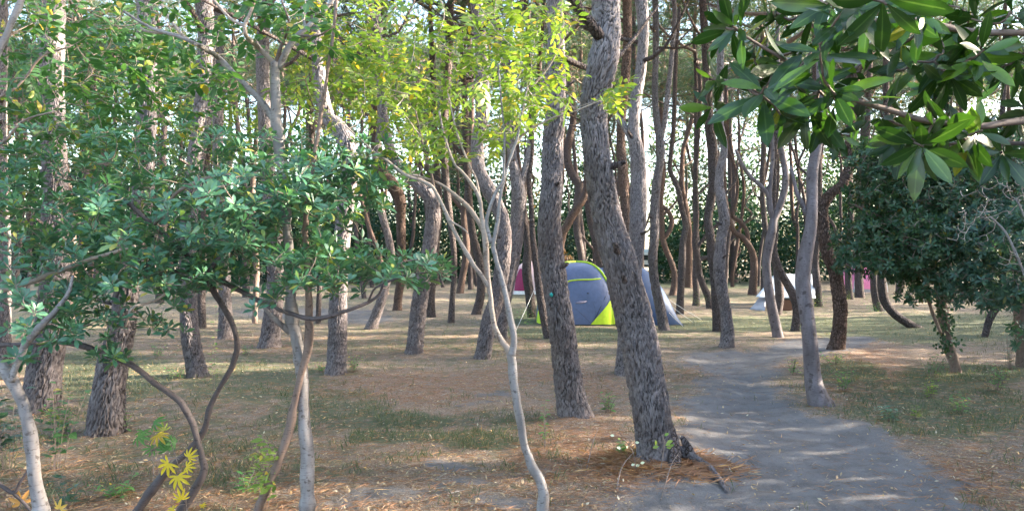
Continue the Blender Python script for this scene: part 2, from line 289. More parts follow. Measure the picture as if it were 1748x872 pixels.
# ------------------------------------------------------------------ pines
PINES=[]
def pine(pts,label,d=None,mat=None,limbs=(),H=None,geo=None,seg=None,crown=True,group='pines of the grove',wob=.03,cat='pine tree',name='pine_tree',ext=True,disp=(.040,.075,.010),moss=None,csc=1.0,crown_i=None,lump=.018):
    g=np.random.default_rng(int(abs(pts[0][0])*7+abs(pts[0][1])*3)+len(PINES)); PINES.append((pts[0][0],d or dep(pts[0][1])))
    d=d or dep(pts[0][1]); b=wp(pts[0][0],pts[0][1],d); gzz=gz1(b[0],b[1]); b[2]=gzz
    P=[]; a0=g.uniform(0,6)
    for i,(px,py,wd) in enumerate(pts):
        q=wp(px,py,d); q[1]+=wob*math.sin(a0+i*1.7)*(i>0)*min(1,i/2); P.append([*(q-b),wd/2*d/F])
    P[0][2]=0.0
    s0=P[0]; dirv=np.array(P[1][:3])-np.array(s0[:3]); dirv/=np.linalg.norm(dirv)
    P=[[*(np.array(s0[:3])-dirv*.12),s0[3]*1.12]]+P
    H=H or g.uniform(8.6,10.6); top=np.array(P[-1])
    if ext and top[2]<H-.5:
        dx=(P[-1][0]-P[-2][0])/max(.2,P[-1][2]-P[-2][2]); dx=float(np.clip(dx,-.35,.35)); k=0; cur=top.copy(); r0=cur[3]; n=max(2,int((H-cur[2])/1.0)); dz=(H-cur[2])/n
        for k in range(n):
            dx=dx*.7+g.normal()*.12; cur=cur+np.array([dx*dz,g.normal()*.12*dz,dz,0]); cur[3]=max(.035,r0*(1-(k+1)/n*.72)); P.append(list(cur))
    rm=max(p[3] for p in P); pxw=rm*2*F/d
    geo=geo if geo is not None else pxw>=20
    if geo: seg=seg or int(min(220,max(40,pxw*2.0*1.9))); step=max(.007,1.35*d/F)
    else: seg=seg or int(max(8,min(28,pxw*1.2))); step=.12 if d<25 else .3
    vis=[p for p in P]; S=spline(vis,step,900 if geo else 160)
    # coarse above the field of view
    if geo:
        zt=CH+(446/F)*d-b[2]; hi=S[:,2]>zt; keep=np.ones(len(S),bool); idx=np.where(hi)[0]; keep[idx]=(np.arange(len(idx))%6==0); keep[-1]=True; S=S[keep]
    S[:,3]*=1+.0*S[:,3]; hh=np.maximum(S[:,2],0); S[:,3]*=1+.08*np.exp(-hh/.10)
    am=min(disp[2],rm*.13)
    V,Q,ck,ce=tube(S,seg,(disp[0],disp[1],am) if geo else None,lump=lump,seed=int(g.integers(99)))
    if geo:  # root buttresses
        z=V[:,2]; ang=np.arctan2(V[:,1],V[:,0]); f=np.exp(-np.maximum(z,0)/.09)*rm*.09*np.maximum(0,np.sin(ang*4+a0)); rr=np.hypot(V[:,0],V[:,1])+1e-6; V[:,0]*=1+f/rr; V[:,1]*=1+f/rr
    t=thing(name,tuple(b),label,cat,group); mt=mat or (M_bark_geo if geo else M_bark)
    ob('trunk',mesh('trunk',V,Q,mt,{'crack':ck,'cell':ce}),t)
    for L in limbs:
        Lp=[[*(wp(px,py,d)-b),wd/2*d/F] for px,py,wd in L['p']]
        for i,q in enumerate(Lp): q[1]+=L.get('dy',0)*i/len(Lp)
        if L.get('up'):
            c=np.array(Lp[-1]); 
            for k in range(4): c=c+np.array([g.normal()*.25+L.get('dx',0),g.normal()*.2,.9,0]); c[3]*=.75; Lp.append(list(c))
        lg=geo and L['p'][0][2]>=9; S2=spline(Lp,step if lg else .08,500); V,Q,ck,ce=tube(S2,seg//2 if lg else 10,(.04,.07,.006) if lg else None,lump=.04,seed=3)
        ob('limb',mesh('limb',V,Q,(mat or M_bark_geo) if lg else (mat if mat and mat is not M_bark_geo else M_bark),{'crack':ck,'cell':ce}),t)
    if geo:
        for k in range(int(g.integers(3,6))):
            zz=g.uniform(.9,min(3.6,CH+.3*d)); i=int(np.argmin(abs(S[:,2]-zz))); q=S[i]; a=g.uniform(-2.9,-.2); ln=q[3]+g.uniform(.03,.13); rr=g.uniform(.010,.022); u=np.array([math.cos(a),math.sin(a),g.uniform(.2,.7)])
            V,Q,ck,ce=tube(spline([[*(q[:3]+u*q[3]*.6),rr*1.5],[*(q[:3]+u*(q[3]+.02)),rr*1.15],[*(q[:3]+u*ln),rr*.7]],.012),10,lump=.15,seed=k); ob('stub',mesh('stub',V,Q,M_bark,{'crack':ck,'cell':ce}),t)
    if d>17 and crown and g.uniform()<.5:   # crooked rising forks
        i=int(len(S)*g.uniform(.16,.42)); q=S[i]; c=np.array([q[0],q[1],q[2],q[3]*.6]); e=[list(c)]; dxx=g.choice([-1,1])*g.uniform(.25,.5)
        for k in range(6): c=c+np.array([dxx,g.normal()*.12,g.uniform(.35,.7),0]); c[3]*=.86; e.append(list(c)); dxx=dxx*.45+g.normal()*.22
        V,Q,ck,ce=tube(spline(e,.15),8); ob('limb',mesh('limb',V,Q,mat if mat and mat is not M_bark_geo else M_bark,{'crack':ck,'cell':ce}),t)
    if crown:
        c=CROWNS[crown_i if crown_i is not None else int(g.integers(4))]; o=ob('crown',c,t); tp=S[-1]; o.location=(tp[0],tp[1],tp[2]+.2); s=g.uniform(.85,1.25)*csc; o.scale=(s,s,s*g.uniform(.85,1.1)); o.rotation_euler=(0,0,g.uniform(0,6.28))
        if d>20 and g.uniform()<.4:
          for fr in ([.7,.55] if g.uniform()<.3 else [.68]):
            o2=ob('crown',CROWNS[int(g.integers(4))],t); q=S[int(len(S)*(fr+g.uniform(-.07,.07)))]; o2.location=(q[0],q[1],q[2]+1.0); s=g.uniform(.45,.75); o2.scale=(s*1.1,s*1.1,s*.8); o2.rotation_euler=(0,0,g.uniform(0,6.28))
        nb=int(g.integers(2,5)) if d>9 else 3   # bare limbs reaching out below the crown
        for k in range(nb):
            i=int(len(S)*g.uniform(.55,.9)); q=S[i]; a=g.uniform(0,6.28); ln=g.uniform(.8,2.0)
            if q[2]<CH+.25*d and d<18: continue
            e=[[q[0],q[1],q[2],q[3]*.45],[q[0]+math.cos(a)*ln*.45,q[1]+math.sin(a)*ln*.45,q[2]+g.uniform(0,.3),q[3]*.33],[q[0]+math.cos(a)*ln,q[1]+math.sin(a)*ln,q[2]+g.uniform(.4,1.3),q[3]*.15]]
            V,Q,ck,ce=tube(spline(e,.2),6); ob('limb',mesh('limb',V,Q,mat if mat and mat is not M_bark_geo else M_bark,{'crack':ck,'cell':ce}),t)
    return t,S,b,d
b0=wp(1122,792,dep(792)); MOUNDS+= [(b0[0]+.02,b0[1]-.02,.30,.035),((982-874)/F*dep(718),dep(718),.3,.04),((708-874)/F*dep(605),dep(605),.35,.05),((1240-874)/F*dep(594),dep(594),.4,.05),((1427-874)/F*dep(599),dep(599),.4,.05)]
#@PINES
big=pine([(1122,790,64),(1117,740,62),(1109,686,63),(1096,610,62),(1081,536,61),(1068,488,58),(1055,440,55),(1042,395,51),(1031,345,48),(1023,300,46),(1017,250,44),(1015,205,44),(1017,160,47),(1027,115,50),(1035,70,46),(1036,30,48),(1030,-50,46),(1000,-200,40)],'thick leaning pine with deeply plated bark beside the sandy path, nearest of the grove',disp=(.040,.075,.0115),H=9.5)
pine([(982,716,52),(975,680,50),(966,620,45),(958,560,43),(950,500,42),(942,440,42),(938,390,40),(940,340,37),(943,290,36),(944,245,35),(946,205,33),(950,120,28),(946,-60,25)],'thick pine leaning left just left of the biggest trunk, with a teal paint spot',disp=(.040,.078,.011))
pine([(68,702,58),(76,640,54),(84,585,50),(90,500,45),(94,380,41),(92,150,36),(90,-60,33)],'stout pine at far left behind the curved white sapling',disp=(.042,.11,.012))
pine([(180,736,60),(186,680,53),(193,620,47),(205,560,42),(217,500,38),(230,440,35),(242,330,32),(250,150,30),(256,-60,28)],'stout flaring pine between the white sapling and forked dark branches at left',disp=(.042,.11,.012))
pine([(338,642,34),(332,610,31),(326,570,30),(320,520,28),(319,470,27),(324,380,26),(334,280,27),(347,170,31),(352,60,28),(352,-50,26)],'curved pine trunk just left of the forked dark stems')
pine([(573,638,32),(575,590,31),(577,550,31),(578,500,29),(580,440,28),(590,350,28),(596,285,29),(592,245,31),(575,215,27),(558,195,22),(545,120,20),(540,20,18)],'straight lower pine trunk with green weeds at its foot, right of the white sapling')
pine([(707,606,29),(710,570,27),(714,530,27),(721,490,26),(729,450,25),(736,400,25),(739,360,25),(733,335,25),(712,312,24),(692,292,20),(672,270,17),(655,200,15),(648,80,14)],'mid-distance pine whose top bends sharply left over the needle-strewn clearing')
pine([(824,611,28),(829,580,26),(836,545,26),(847,510,26),(857,460,25),(861,410,24),(858,376,23),(848,350,23),(833,322,24),(818,290,22),(815,245,22),(824,190,22),(823,120,21),(815,20,20)],'dark pine seen behind the pale forked sapling',limbs=[])
pine([(853,577,23),(858,530,23),(867,480,24),(877,430,25),(883,380,25),(885,330,24),(878,290,18),(872,240,14),(868,120,12)],'forked pine behind the pale sapling, left of the leaning pair',limbs=[{'p':[(884,335,13),(893,300,12),(901,272,11),(907,235,10),(910,170,9)],'up':1}])
pine([(1066,640,33),(1070,590,32),(1074,530,31),(1081,460,29),(1087,400,27),(1090,350,28),(1091,300,27),(1087,262,24),(1081,222,20),(1086,170,19),(1094,120,18),(1098,60,18),(1094,0,20),(1088,-60,19)],'smoother grey pine rising behind the thick leaning pine',limbs=[{'p':[(1086,262,13),(1076,235,12),(1064,212,11),(1050,194,10),(1040,150,9)],'up':1,'dx':-.1}],disp=(.034,.06,.007))
pine([(460,593,37),(463,565,33),(467,535,30),(470,480,27),(466,380,25),(455,250,22),(450,60,20)],'stocky pine trunk between the dark forked stems and the white sapling')
pine([(385,579,25),(385,550,22),(384,500,20),(380,400,18),(372,250,17),(375,60,15)],'short-looking pine trunk behind the upright dark stem')
pine([(344,562,15),(344,535,14),(343,500,13),(348,400,12),(356,200,11),(350,20,10)],'thin far pine showing right beside the curved trunk at left')
pine([(10,645,30),(6,600,27),(4,550,25),(2,400,22),(0,200,20),(5,0,18)],'grey pine cut by the left edge of the view')
pine([(543,553,9),(544,520,9),(546,450,8),(540,350,8),(530,200,8),(532,50,7)],'very thin distant pine behind the brown stem')
pine([(633,560,19),(643,535,17),(652,510,15),(661,475,14),(667,430,13),(655,375,12),(643,336,13),(633,305,12),(641,270,11),(650,200,11),(640,60,10)],'slanting pine with a crooked middle at the edge of the far grey clearing')
pine([(678,529,15),(680,505,14),(685,470,15),(685,420,15),(684,370,16),(682,340,20),(670,316,23),(655,298,21),(645,270,19),(640,200,17),(650,100,15),(655,-20,14)],'far crooked pine with a swollen bend above the clearing',mat=M_bark_red)
pine([(736,542,16),(735,510,15),(740,460,13),(746,400,12),(750,340,11),(742,240,11),(738,100,10)],'slim far pine just right of the bent-topped trunk')
pine([(770,550,12),(772,513,10),(775,470,10),(775,430,10),(768,370,11),(760,300,13),(757,220,14),(765,120,13),(770,0,12)],'slim straight pine standing alone left of the dark pine')
pine([(813,537,17),(821,500,15),(819,450,14),(806,395,13),(800,330,12),(795,230,11),(790,60,10)],'far pine half hidden by the foot of the pale sapling stems')
pine([(785,500,13),(790,470,12),(796,435,12),(795,400,12),(791,370,11),(798,320,9),(805,200,9),(800,50,8)],'sunlit orange-tinted pine stem far behind the pale sapling',mat=M_bark_red)
pine([(908,541,15),(904,501,16),(899,463,16),(901,425,14),(898,395,13),(893,350,12),(898,280,10),(915,180,9),(925,50,8)],'pine trunk standing in front of the maroon tent')
pine([(935,577,13),(929,545,14),(922,500,15),(915,445,12),(909,400,10),(907,350,9),(903,306,9),(908,260,8),(904,180,8),(900,40,7)],'thin dark pine hugging the left side of the paint-spotted trunk')
pine([(995,508,12),(993,440,12),(988,412,13),(984,380,13),(986,342,14),(989,316,16),(976,297,15),(968,270,14),(972,236,13),(979,195,11),(972,120,10),(982,20,9)],'S-curved pine behind the grey tent, between the two leaning trunks')
pine([(949,512,12),(958,414,13),(968,385,14),(984,356,14),(998,336,12),(1002,300,9),(996,220,8),(990,60,7)],'crossing pine leaning right behind the S-curved one',mat=M_bark_red)
pine([(1030,505,11),(1023,450,11),(1014,402,12),(1005,361,11),(1003,300,9),(1010,200,8),(1006,60,7)],'slim sunlit-edged pine rising behind the tent roof')
pine([(1086,580,15),(1076,450,15),(1066,345,16),(1063,290,17),(1060,240,15),(1062,190,15),(1068,120,16),(1071,50,16),(1070,-40,15)],'dark reddish pine squeezed between the thick leaning pine and the grey one',mat=M_bark_red)
pine([(1098,522,10),(1093,400,9),(1087,250,9),(1082,100,9),(1080,0,9)],'thin straight pine glimpsed behind the grey pine')
pine([(1134,562,18),(1127,525,17),(1118,482,15),(1114,440,16),(1117,400,16),(1118,350,15),(1122,305,14),(1127,272,14),(1127,240,12),(1122,205,11),(1118,160,10),(1119,80,10),(1118,-10,9)],'forked pine right in front of the blue tent flap',limbs=[{'p':[(1127,245,9),(1134,210,9),(1141,150,9),(1146,100,8),(1150,0,8)],'up':1},{'p':[(1147,95,3),(1160,70,3),(1185,45,2)]}])
pine([(1148,503,12),(1152,474,11),(1146,448,10),(1137,426,10),(1131,405,9),(1130,380,8),(1128,330,8),(1132,290,8),(1128,200,7),(1135,60,7)],'sunlit reddish pine stem with a hooked branch right of the tent',mat=M_bark_red,limbs=[{'p':[(1131,410,8),(1143,394,8),(1147,377,8),(1140,360,7),(1124,348,6)]}])
pine([(1160,536,14),(1162,500,12),(1164,450,13),(1166,412,11),(1171,385,10),(1164,358,10),(1158,326,9),(1151,306,9),(1144,290,8),(1146,255,8),(1150,210,8),(1155,80,7)],'kinked thin pine at the tent guy lines')
pine([(1175,492,13),(1175,450,14),(1176,402,12),(1170,352,11),(1164,320,10),(1164,285,8),(1166,255,7),(1174,230,7),(1182,195,7),(1190,120,6)],'straight far pine bending right at its top, beyond the guy lines',mat=M_bark_red)
pine([(1188,522,13),(1189,500,12),(1187,470,11),(1189,420,10),(1187,364,8),(1186,320,7),(1188,220,7),(1186,60,6)],'slim upright pine over the yellow-green bush')
pine([(1212,526,13),(1209,508,12),(1199,483,11),(1193,462,11),(1191,443,11),(1186,412,10),(1190,370,8),(1188,300,7),(1195,150,7)],'slanting pine with a sideways stub left of the twin trunks',limbs=[{'p':[(1191,445,8),(1203,440,8),(1216,441,7)]}])
pine([(1225,563,17),(1224,526,17),(1222,476,18),(1215,440,15),(1212,402,15),(1209,375,14),(1214,341,15),(1218,308,15),(1217,280,15),(1218,250,16),(1212,225,16),(1210,195,14),(1205,100,13),(1200,-20,12)],'left one of the close twin pines beyond the path bend')
pine([(1240,595,24),(1242,564,21),(1239,531,18),(1233,501,19),(1227,463,20),(1230,425,19),(1233,400,18),(1236,377,18),(1232,351,16),(1228,313,15),(1230,288,13),(1235,260,12),(1234,238,12),(1229,200,12),(1230,80,11),(1228,-30,10)],'right one of the close twin pines, its foot lit at the path edge')
pine([(1252,482,14),(1251,450,12),(1250,400,11),(1246,360,9),(1247,320,8),(1245,250,8),(1243,120,7)],'dark far pine just right of the twin trunks')
pine([(1284,503,15),(1287,470,13),(1287,440,12),(1278,418,10),(1268,405,9),(1255,398,9),(1247,383,8),(1240,350,8),(1236,300,7),(1240,180,7)],'orange-lit twisted pine left of the white tarp',mat=M_bark_red,limbs=[{'p':[(1278,420,7),(1275,395,7),(1264,379,7),(1251,368,6),(1256,345,6),(1259,322,5),(1256,290,5)],'up':1}])
pine([(1328,574,17),(1321,541,17),(1314,511,16),(1310,476,15),(1309,450,15),(1312,420,16),(1317,395,15),(1321,375,14),(1331,355,12),(1339,322,12),(1340,293,11),(1336,262,10),(1328,215,9),(1326,100,8)],'pale grey pine forking into a Y above the white tarp',mat=M_knot,limbs=[{'p':[(1319,382,9),(1316,355,8),(1314,330,7),(1316,301,7),(1319,263,7),(1316,200,6)],'up':1},{'p':[(1318,375,7),(1312,352,7),(1310,331,7),(1297,316,7),(1281,301,6),(1267,281,6),(1256,256,5)]}])
pine([(1327,535,13),(1331,505,15),(1328,470,14),(1321,440,12),(1312,415,11),(1306,380,10),(1302,340,9),(1300,300,8),(1304,240,9),(1300,100,8)],'darker pine directly behind the pale forked one')
pine([(1357,563,14),(1360,530,14),(1356,508,15),(1345,485,14),(1334,468,13),(1326,448,11),(1322,422,10),(1325,392,9),(1320,340,8),(1325,200,8)],'pine leaning left across the front of the white tarp')
pine([(1400,693,42),(1395,678,34),(1390,655,29),(1387,620,26),(1380,570,24),(1374,520,24),(1372,480,25),(1376,430,24),(1382,390,20),(1386,340,19),(1389,290,19),(1395,245,17),(1399,190,16),(1402,100,15),(1400,-40,14)],'pale knotted curved trunk standing right beside the path',mat=M_knot,geo=False,seg=40,limbs=[{'p':[(1376,368,9),(1368,345,8),(1360,330,7),(1356,310,6),(1350,285,5)]}],cat='tree',name='grey_tree')
pine([(1427,599,27),(1432,564,23),(1434,526,23),(1431,488,22),(1426,463,21),(1411,430,20),(1404,377,20),(1406,352,17),(1416,332,15),(1437,316,16),(1447,296,16),(1452,273,15),(1450,240,14),(1458,150,12)],'dark reddish trunk with an elbow bend right of the pale knotted one',mat=M_bark_red)
pine([(1398,523,14),(1394,480,13),(1392,440,12),(1396,400,11),(1398,300,10),(1392,150,9)],'slim pine between the pale knotted trunk and the elbowed one')
pine([(1500,532,14),(1494,501,13),(1491,476,12),(1490,400,11),(1480,300,10),(1485,120,9)],'upright pine beside the strongly curved dark trunk')
pine([(1562,558,15),(1545,549,14),(1528,537,14),(1513,517,15),(1506,496,15),(1504,465,14),(1508,400,13),(1515,300,12),(1512,100,10)],'dark pine curving up from a sideways foot under the evergreen')
pine([(1450,493,12),(1448,450,11),(1452,380,10),(1450,250,9),(1458,90,8)],'dark stem standing at the left edge of the pink tent',d=26)
pine([(1468,497,16),(1466,470,14),(1468,430,12),(1472,330,11),(1475,120,9)],'dark stem splitting the view of the pink tent',d=27)
pine([(1681,574,10),(1690,545,12),(1702,518,13),(1712,470,12),(1715,300,10)],'slanting thin pine at right behind the bluish evergreen')
#@END
# teal paint spot on the second pine
def blob(name,cx,cy,d,rx,rz,mat,parent=None,seed=1,th=.004):
    g=np.random.default_rng(seed); a=np.arange(14)/14*2*np.pi; rr=g.uniform(.6,1.1,14); c=wp(cx,cy,d); F_=np.stack([c[0]+np.cos(a)*rr*rx,np.full(14,c[1]),c[2]+np.sin(a)*rr*rz],1); B=F_+[0,th,0]
    V=np.vstack([F_,B]); i=np.arange(14); j=(i+1)%14; me=mesh(name,V,[i[None,::-1],np.stack([i,j,j+14,i+14],1)],mat,smooth=False); return ob(name,me,parent)
pt=[o for o in COL.objects if o.get('label','').startswith('thick pine leaning left')][0]
dd=dep(716)
s_=blob('paint_spot',941,503,dd-.118,.018,.022,M_teal); s_.parent=pt; s_.matrix_parent_inverse=Matrix.Translation(-Vector(pt.location)); 
# ------------------------------------------------------------------ leaf templates
def leaf_t(L,W,n=4,fold=.25,curl=.25,wide=.5,wave=0,pt=.9):
    """leaf along +Y, normal +Z"""
    V=[];rows=[]
    for k in range(n+1):
        t=k/n; wd=W/2*(math.sin(math.pi*min(1,t**(math.log(.5)/math.log(wide))))**pt if 0<t<1 else (.06 if t==0 else 0)); z=-curl*L*t*t; y=L*t
        V+= [(-wd,y,z+fold*wd+wave*W*math.sin(k*2.3)),(0,y,z),(wd,y,z+fold*wd-wave*W*math.sin(k*2.3+1))]
    Q=[]
    for k in range(n): a=3*k; Q+= [(a,a+1,a+4,a+3),(a+1,a+2,a+5,a+4)]
    return np.array(V,float),np.array(Q)
def palm_t(Rr,lobes=7,deep=.35,curl=.15):
    V=[(0,0,0)]; w=4.3/lobes
    for k in range(lobes):
        a=-2.15+w*(k+.5); L=Rr*(1-.38*(abs(a)/2.15)**1.3)
        for da,rr in((-.5,deep),(-.33,.55),(-.20,.78),(0,1.0),(.20,.78),(.33,.55)): V.append((math.sin(a+da*w)*rr*L,math.cos(a+da*w)*rr*L,-curl*(rr*L)**2/Rr+(.05*Rr if da==0 else 0)*-1))
    a=2.15; V.append((math.sin(a)*deep*Rr*.6,math.cos(a)*deep*Rr*.6,0)); n=len(V)-1
    return np.array(V),np.array([(0,k+1,k) for k in range(1,n)])
def basis(A,Nr):
    A=A/np.linalg.norm(A,axis=-1,keepdims=True); Nr=Nr-A*(A*Nr).sum(-1,keepdims=True); Nr/=np.linalg.norm(Nr,axis=-1,keepdims=True)+1e-9
    X=np.cross(A,Nr); return np.stack([X,A,Nr],-1)      # columns
def put_leaves(parent,Pos,A,Nr,S,temps,mat,nparts,rng,base,name='leaf',stuffname='foliage',score=None):
    n=len(Pos); B=basis(A,Nr); ti=rng.integers(0,len(temps),n); rv=rng.uniform(0,1,n)
    sc_=S/np.maximum(.3,Pos[:,1]) if score is None else score; order=np.argsort(-sc_); nparts=min(nparts,n)
    mes=[mesh(name,v,[q],mat,{'rnd':np.full(len(v),.0),'rib':(np.arange(len(v))%3==1).astype(float)}) for v,q in temps]
    for i in order[:nparts]:
        o=bpy.data.objects.new(name,mes[ti[i]]); COL.objects.link(o); o.parent=parent
        M=np.eye(4); M[:3,:3]=B[i]*S[i]; M[:3,3]=Pos[i]-base; o.matrix_local=Matrix(M.tolist())
    rest=order[nparts:]
    if len(rest):
        ac=Acc()
        for k,(v,q) in enumerate(temps):
            I=rest[ti[rest]==k]
            if not len(I): continue
            VV=np.einsum('nij,kj->nki',B[I]*S[I][:,None,None],v)+(Pos[I]-base)[:,None,:]; m=len(v)
            ac.add(VV.reshape(-1,3),[(q[None]+np.arange(len(I))[:,None,None]*m).reshape(-1,q.shape[1])],np.repeat(rv[I],m))
        ob(stuffname,ac.mesh(stuffname,mat),parent,kind='stuff')
def grow(nodes,targets,rng,sag=.05,r0=.0035,r1=.0014,steps=5,outw=None):
    """attach every target to the nearest wood, near ones first; returns twig tube accumulator, end directions"""
    Nd=[np.asarray(nodes,float)]; cur=np.vstack(Nd); targets=np.asarray(targets); D0=np.array([np.min(((cur-t)**2).sum(1)) for t in targets]); order=np.argsort(D0); ac=Acc(); dirs=np.zeros_like(targets)
    buf=[]; lens=[]
    for i in order:
        t=targets[i]; c=cur if not buf else np.vstack([cur]+buf); dist=((c-t)**2).sum(1)+.15*np.maximum(0,c[:,2]-t[2])**2; a=c[np.argmin(dist)]; L=np.linalg.norm(t-a); k=max(2,steps)
        u=np.linspace(0,1,k)[:,None]; off=rng.normal(size=3)*L*.12; P=a+(t-a)*u+np.sin(u*np.pi)*(off+np.array([0,0,-sag*L]))+rng.normal(size=(k,3))*L*.02*np.sin(u*np.pi)
        rr=np.linspace(r0*(.6+min(1.5,L*1.5)),r1,k)[:,None]; v,p,_,_=tube(np.hstack([P,rr]),4,cap=False); ac.add(v,p)
        dirs[i]=P[-1]-P[-2]; buf.append(P[1:]); 
        if len(buf)>40: cur=np.vstack([cur]+buf); buf=[]
    dirs/=np.linalg.norm(dirs,axis=1)[:,None]+1e-9; return ac,dirs
def whorl(T,D,n,rng,spread=1.15,up=.35,size=(.8,1.15),rise=.012):
    """leaves set in a rosette round each twig tip"""
    P=[];A=[];Nn=[];S=[]
    D=D+np.array([0,0,up]); D/=np.linalg.norm(D,axis=1)[:,None]
    for t,d in zip(T,D):
        m=int(rng.integers(n[0],n[1]+1)); x=np.cross(d,[.3,.9,.2]); x/=np.linalg.norm(x); y=np.cross(d,x); a0=rng.uniform(0,6.28); ws=rng.uniform(*size)
        for k in range(m):
            a=a0+k*2.399; r=math.cos(a)*x+math.sin(a)*y; sp=spread*(.62+.5*(1-k/m))+rng.normal()*.12; ax=d*math.cos(sp)+r*math.sin(sp)
            P.append(t-d*rise*(m-k)/m*2+r*.003); A.append(ax+np.array([0,0,-.1])); Nn.append(d*math.sin(sp)-r*math.cos(sp)+rng.normal(size=3)*.15); S.append(ws*(.7+.45*(1-k/m))*rng.uniform(.85,1.1))
    return np.array(P),np.array(A),np.array(Nn),np.array(S)
def sprig(T,D,n,rng,L=.16,size=(.8,1.15),droop=.25,ang=.95):
    """alternate leaves along a short shoot"""
    P=[];A=[];Nn=[];S=[]
    for t,d in zip(T,D):
        d=d+rng.normal(size=3)*.35; d/=np.linalg.norm(d); m=int(rng.integers(n[0],n[1]+1)); side=np.cross(d,[0,0,1.]); side/=np.linalg.norm(side)+1e-9; ws=rng.uniform(*size); up=np.cross(side,d)
        for k in range(m):
            f=k/(m-1+1e-9); s=1 if k%2 else -1; an=ang*(1-.8*(f>.95)); ax=d*math.cos(an)+side*s*math.sin(an)+np.array([0,0,-droop])+rng.normal(size=3)*.10
            P.append(t+d*L*(f-.6)); A.append(ax); Nn.append(up+rng.normal(size=3)*.22); S.append(ws*rng.uniform(.75,1.15)*(1-.25*abs(f-.5)))
    return np.array(P),np.array(A),np.array(Nn),np.array(S)
def ell(specs,rng):
    """targets in rounded clumps: photo centre, radii, near and far distance, count"""
    out=[]
    for cx,cy,rx,ry,d0,d1,n in specs:
        k=rng.normal(size=(n*3,3)); k/=np.linalg.norm(k,axis=1)[:,None]; k*=rng.uniform(0,1,(n*3,1))**.42; k=k[:n]
        dm=(d0+d1)/2; c=wp(cx,cy,dm); out.append(c+k*np.array([rx/F*dm,(d1-d0)/2,ry/F*dm]))
    return np.vstack(out)
def stem(t,b,pts,mat,name,seg=14,step=.03,lump=.05,extra=0):
    pts3=np.array([[*(wp(p[0],p[1],p[3])-b),p[2]/2*p[3]/F] for p in pts])
    if len(pts)>3:
        o_=[pts3[0]]
        for a_,c_ in zip(pts3[:-1],pts3[1:]): o_+= [a_*.8+c_*.2,a_*.2+c_*.8]
        pts3=np.array(o_+[pts3[-1]])
    S=spline(pts3,step,500); sl_=np.concatenate([[0],np.cumsum(np.linalg.norm(np.diff(S[:,:3],axis=0),axis=1))]); sd_=abs(pts[0][0])*.37+pts[-1][1]*.11
    for ax in range(3):
        S[:,ax]+=np.minimum(S[:,3]*.6,.006)*(1.1*(vn(sl_*7+sd_,sl_*0+ax*9,3)-.5)+.8*(vn(sl_*19+sd_,sl_*0+ax*5,4)-.5))*np.minimum(1,sl_/.15)
    S[:,3]*=1+.22*(vn(sl_*9,sl_*0+sd_,6)-.5)+.22*sm(.74,.95,vn(sl_*13,sl_*0+sd_,8))
    V,Q,ck,ce=tube(S,seg,lump=lump,seed=int(pts[0][0])); ob(name,mesh(name,V,Q,mat,{'crack':ck,'cell':ce}),t); return S[:,:3]+b
def gpt(px,py):
    d=dep(py); x=(px-874)/F*d; return np.array([x,d,gz1(x,d)])
def L4(pts,d): return [(p[0],p[1],p[2],d if len(p)<4 else p[3]) for p in pts]
# ------------------------------------------------------------------ left glossy shrub tree (dark forked stems)
g=np.random.default_rng(5); D=4.35; b=gpt(300,885); t=thing('shrub_tree',tuple(b),'shrub tree with dark forked stems and whorled glossy blue-green leaves filling the left','shrub'); nd=[]
nd.append(stem(t,b,L4([(296,900,18),(312,868,18),(332,835,17),(350,806,14),(345,776,11),(330,726,11),(312,688,11),(285,667,10),(260,651,10),(235,630,9),(210,616,11),(145,591,10),(100,582,9),(40,588,8),(-20,590,7)],D),M_dark,'stem'))
nd.append(stem(t,b,L4([(222,895,17),(245,855,15),(275,814,13),(305,785,11),(330,761,11),(350,736,10),(360,691,8),(376,660,8),(395,631,9),(405,596,9),(401,565,8),(394,545,10),(370,506,10),(350,466,10),(320,435,9),(262,385,8),(205,335,7),(120,300,6)],4.45),M_dark,'stem'))
nd.append(stem(t,b,[(350,466,9,4.45),(400,491,9,4.3),(440,512,8,4.1),(490,534,7,3.68),(537,546,8,3.65),(587,532,7,3.7),(627,518,6,3.8),(646,505,5,3.8),(655,485,4,3.8)],M_dark,'branch'))
nd.append(stem(t,b,L4([(352,470,8),(385,425,8),(440,380,7),(490,335,6),(560,300,5),(605,275,4)],4.2),M_dark,'branch'))
nd.append(stem(t,b,[(262,385,7,4.4),(300,330,6,4.1),(360,300,6,4.0),(420,298,5,3.9)],M_twig,'branch'))
nd.append(stem(t,b,[(-30,500,10,4.0),(30,488,10,4.0),(105,462,9,4.0),(160,440,7,4.0),(230,420,5,3.9)],M_tan,'branch'))
nd.append(stem(t,b,[(350,466,7,4.4),(300,462,6,4.2),(255,470,5,4.1),(235,440,4,4.0)],M_dark,'branch'))
nd.append(stem(t,b,[(215,555,4,3.9),(225,523,5,3.9),(262,515,5,4.0),(285,500,4,4.0),(294,482,4,4.0)],M_tan,'branch'))
nd.append(stem(t,b,[(627,518,4,3.8),(640,490,3,3.75),(690,470,3,3.75),(730,465,2.5,3.75)],M_dark,'branch'))
nd=np.vstack(nd)[::3]
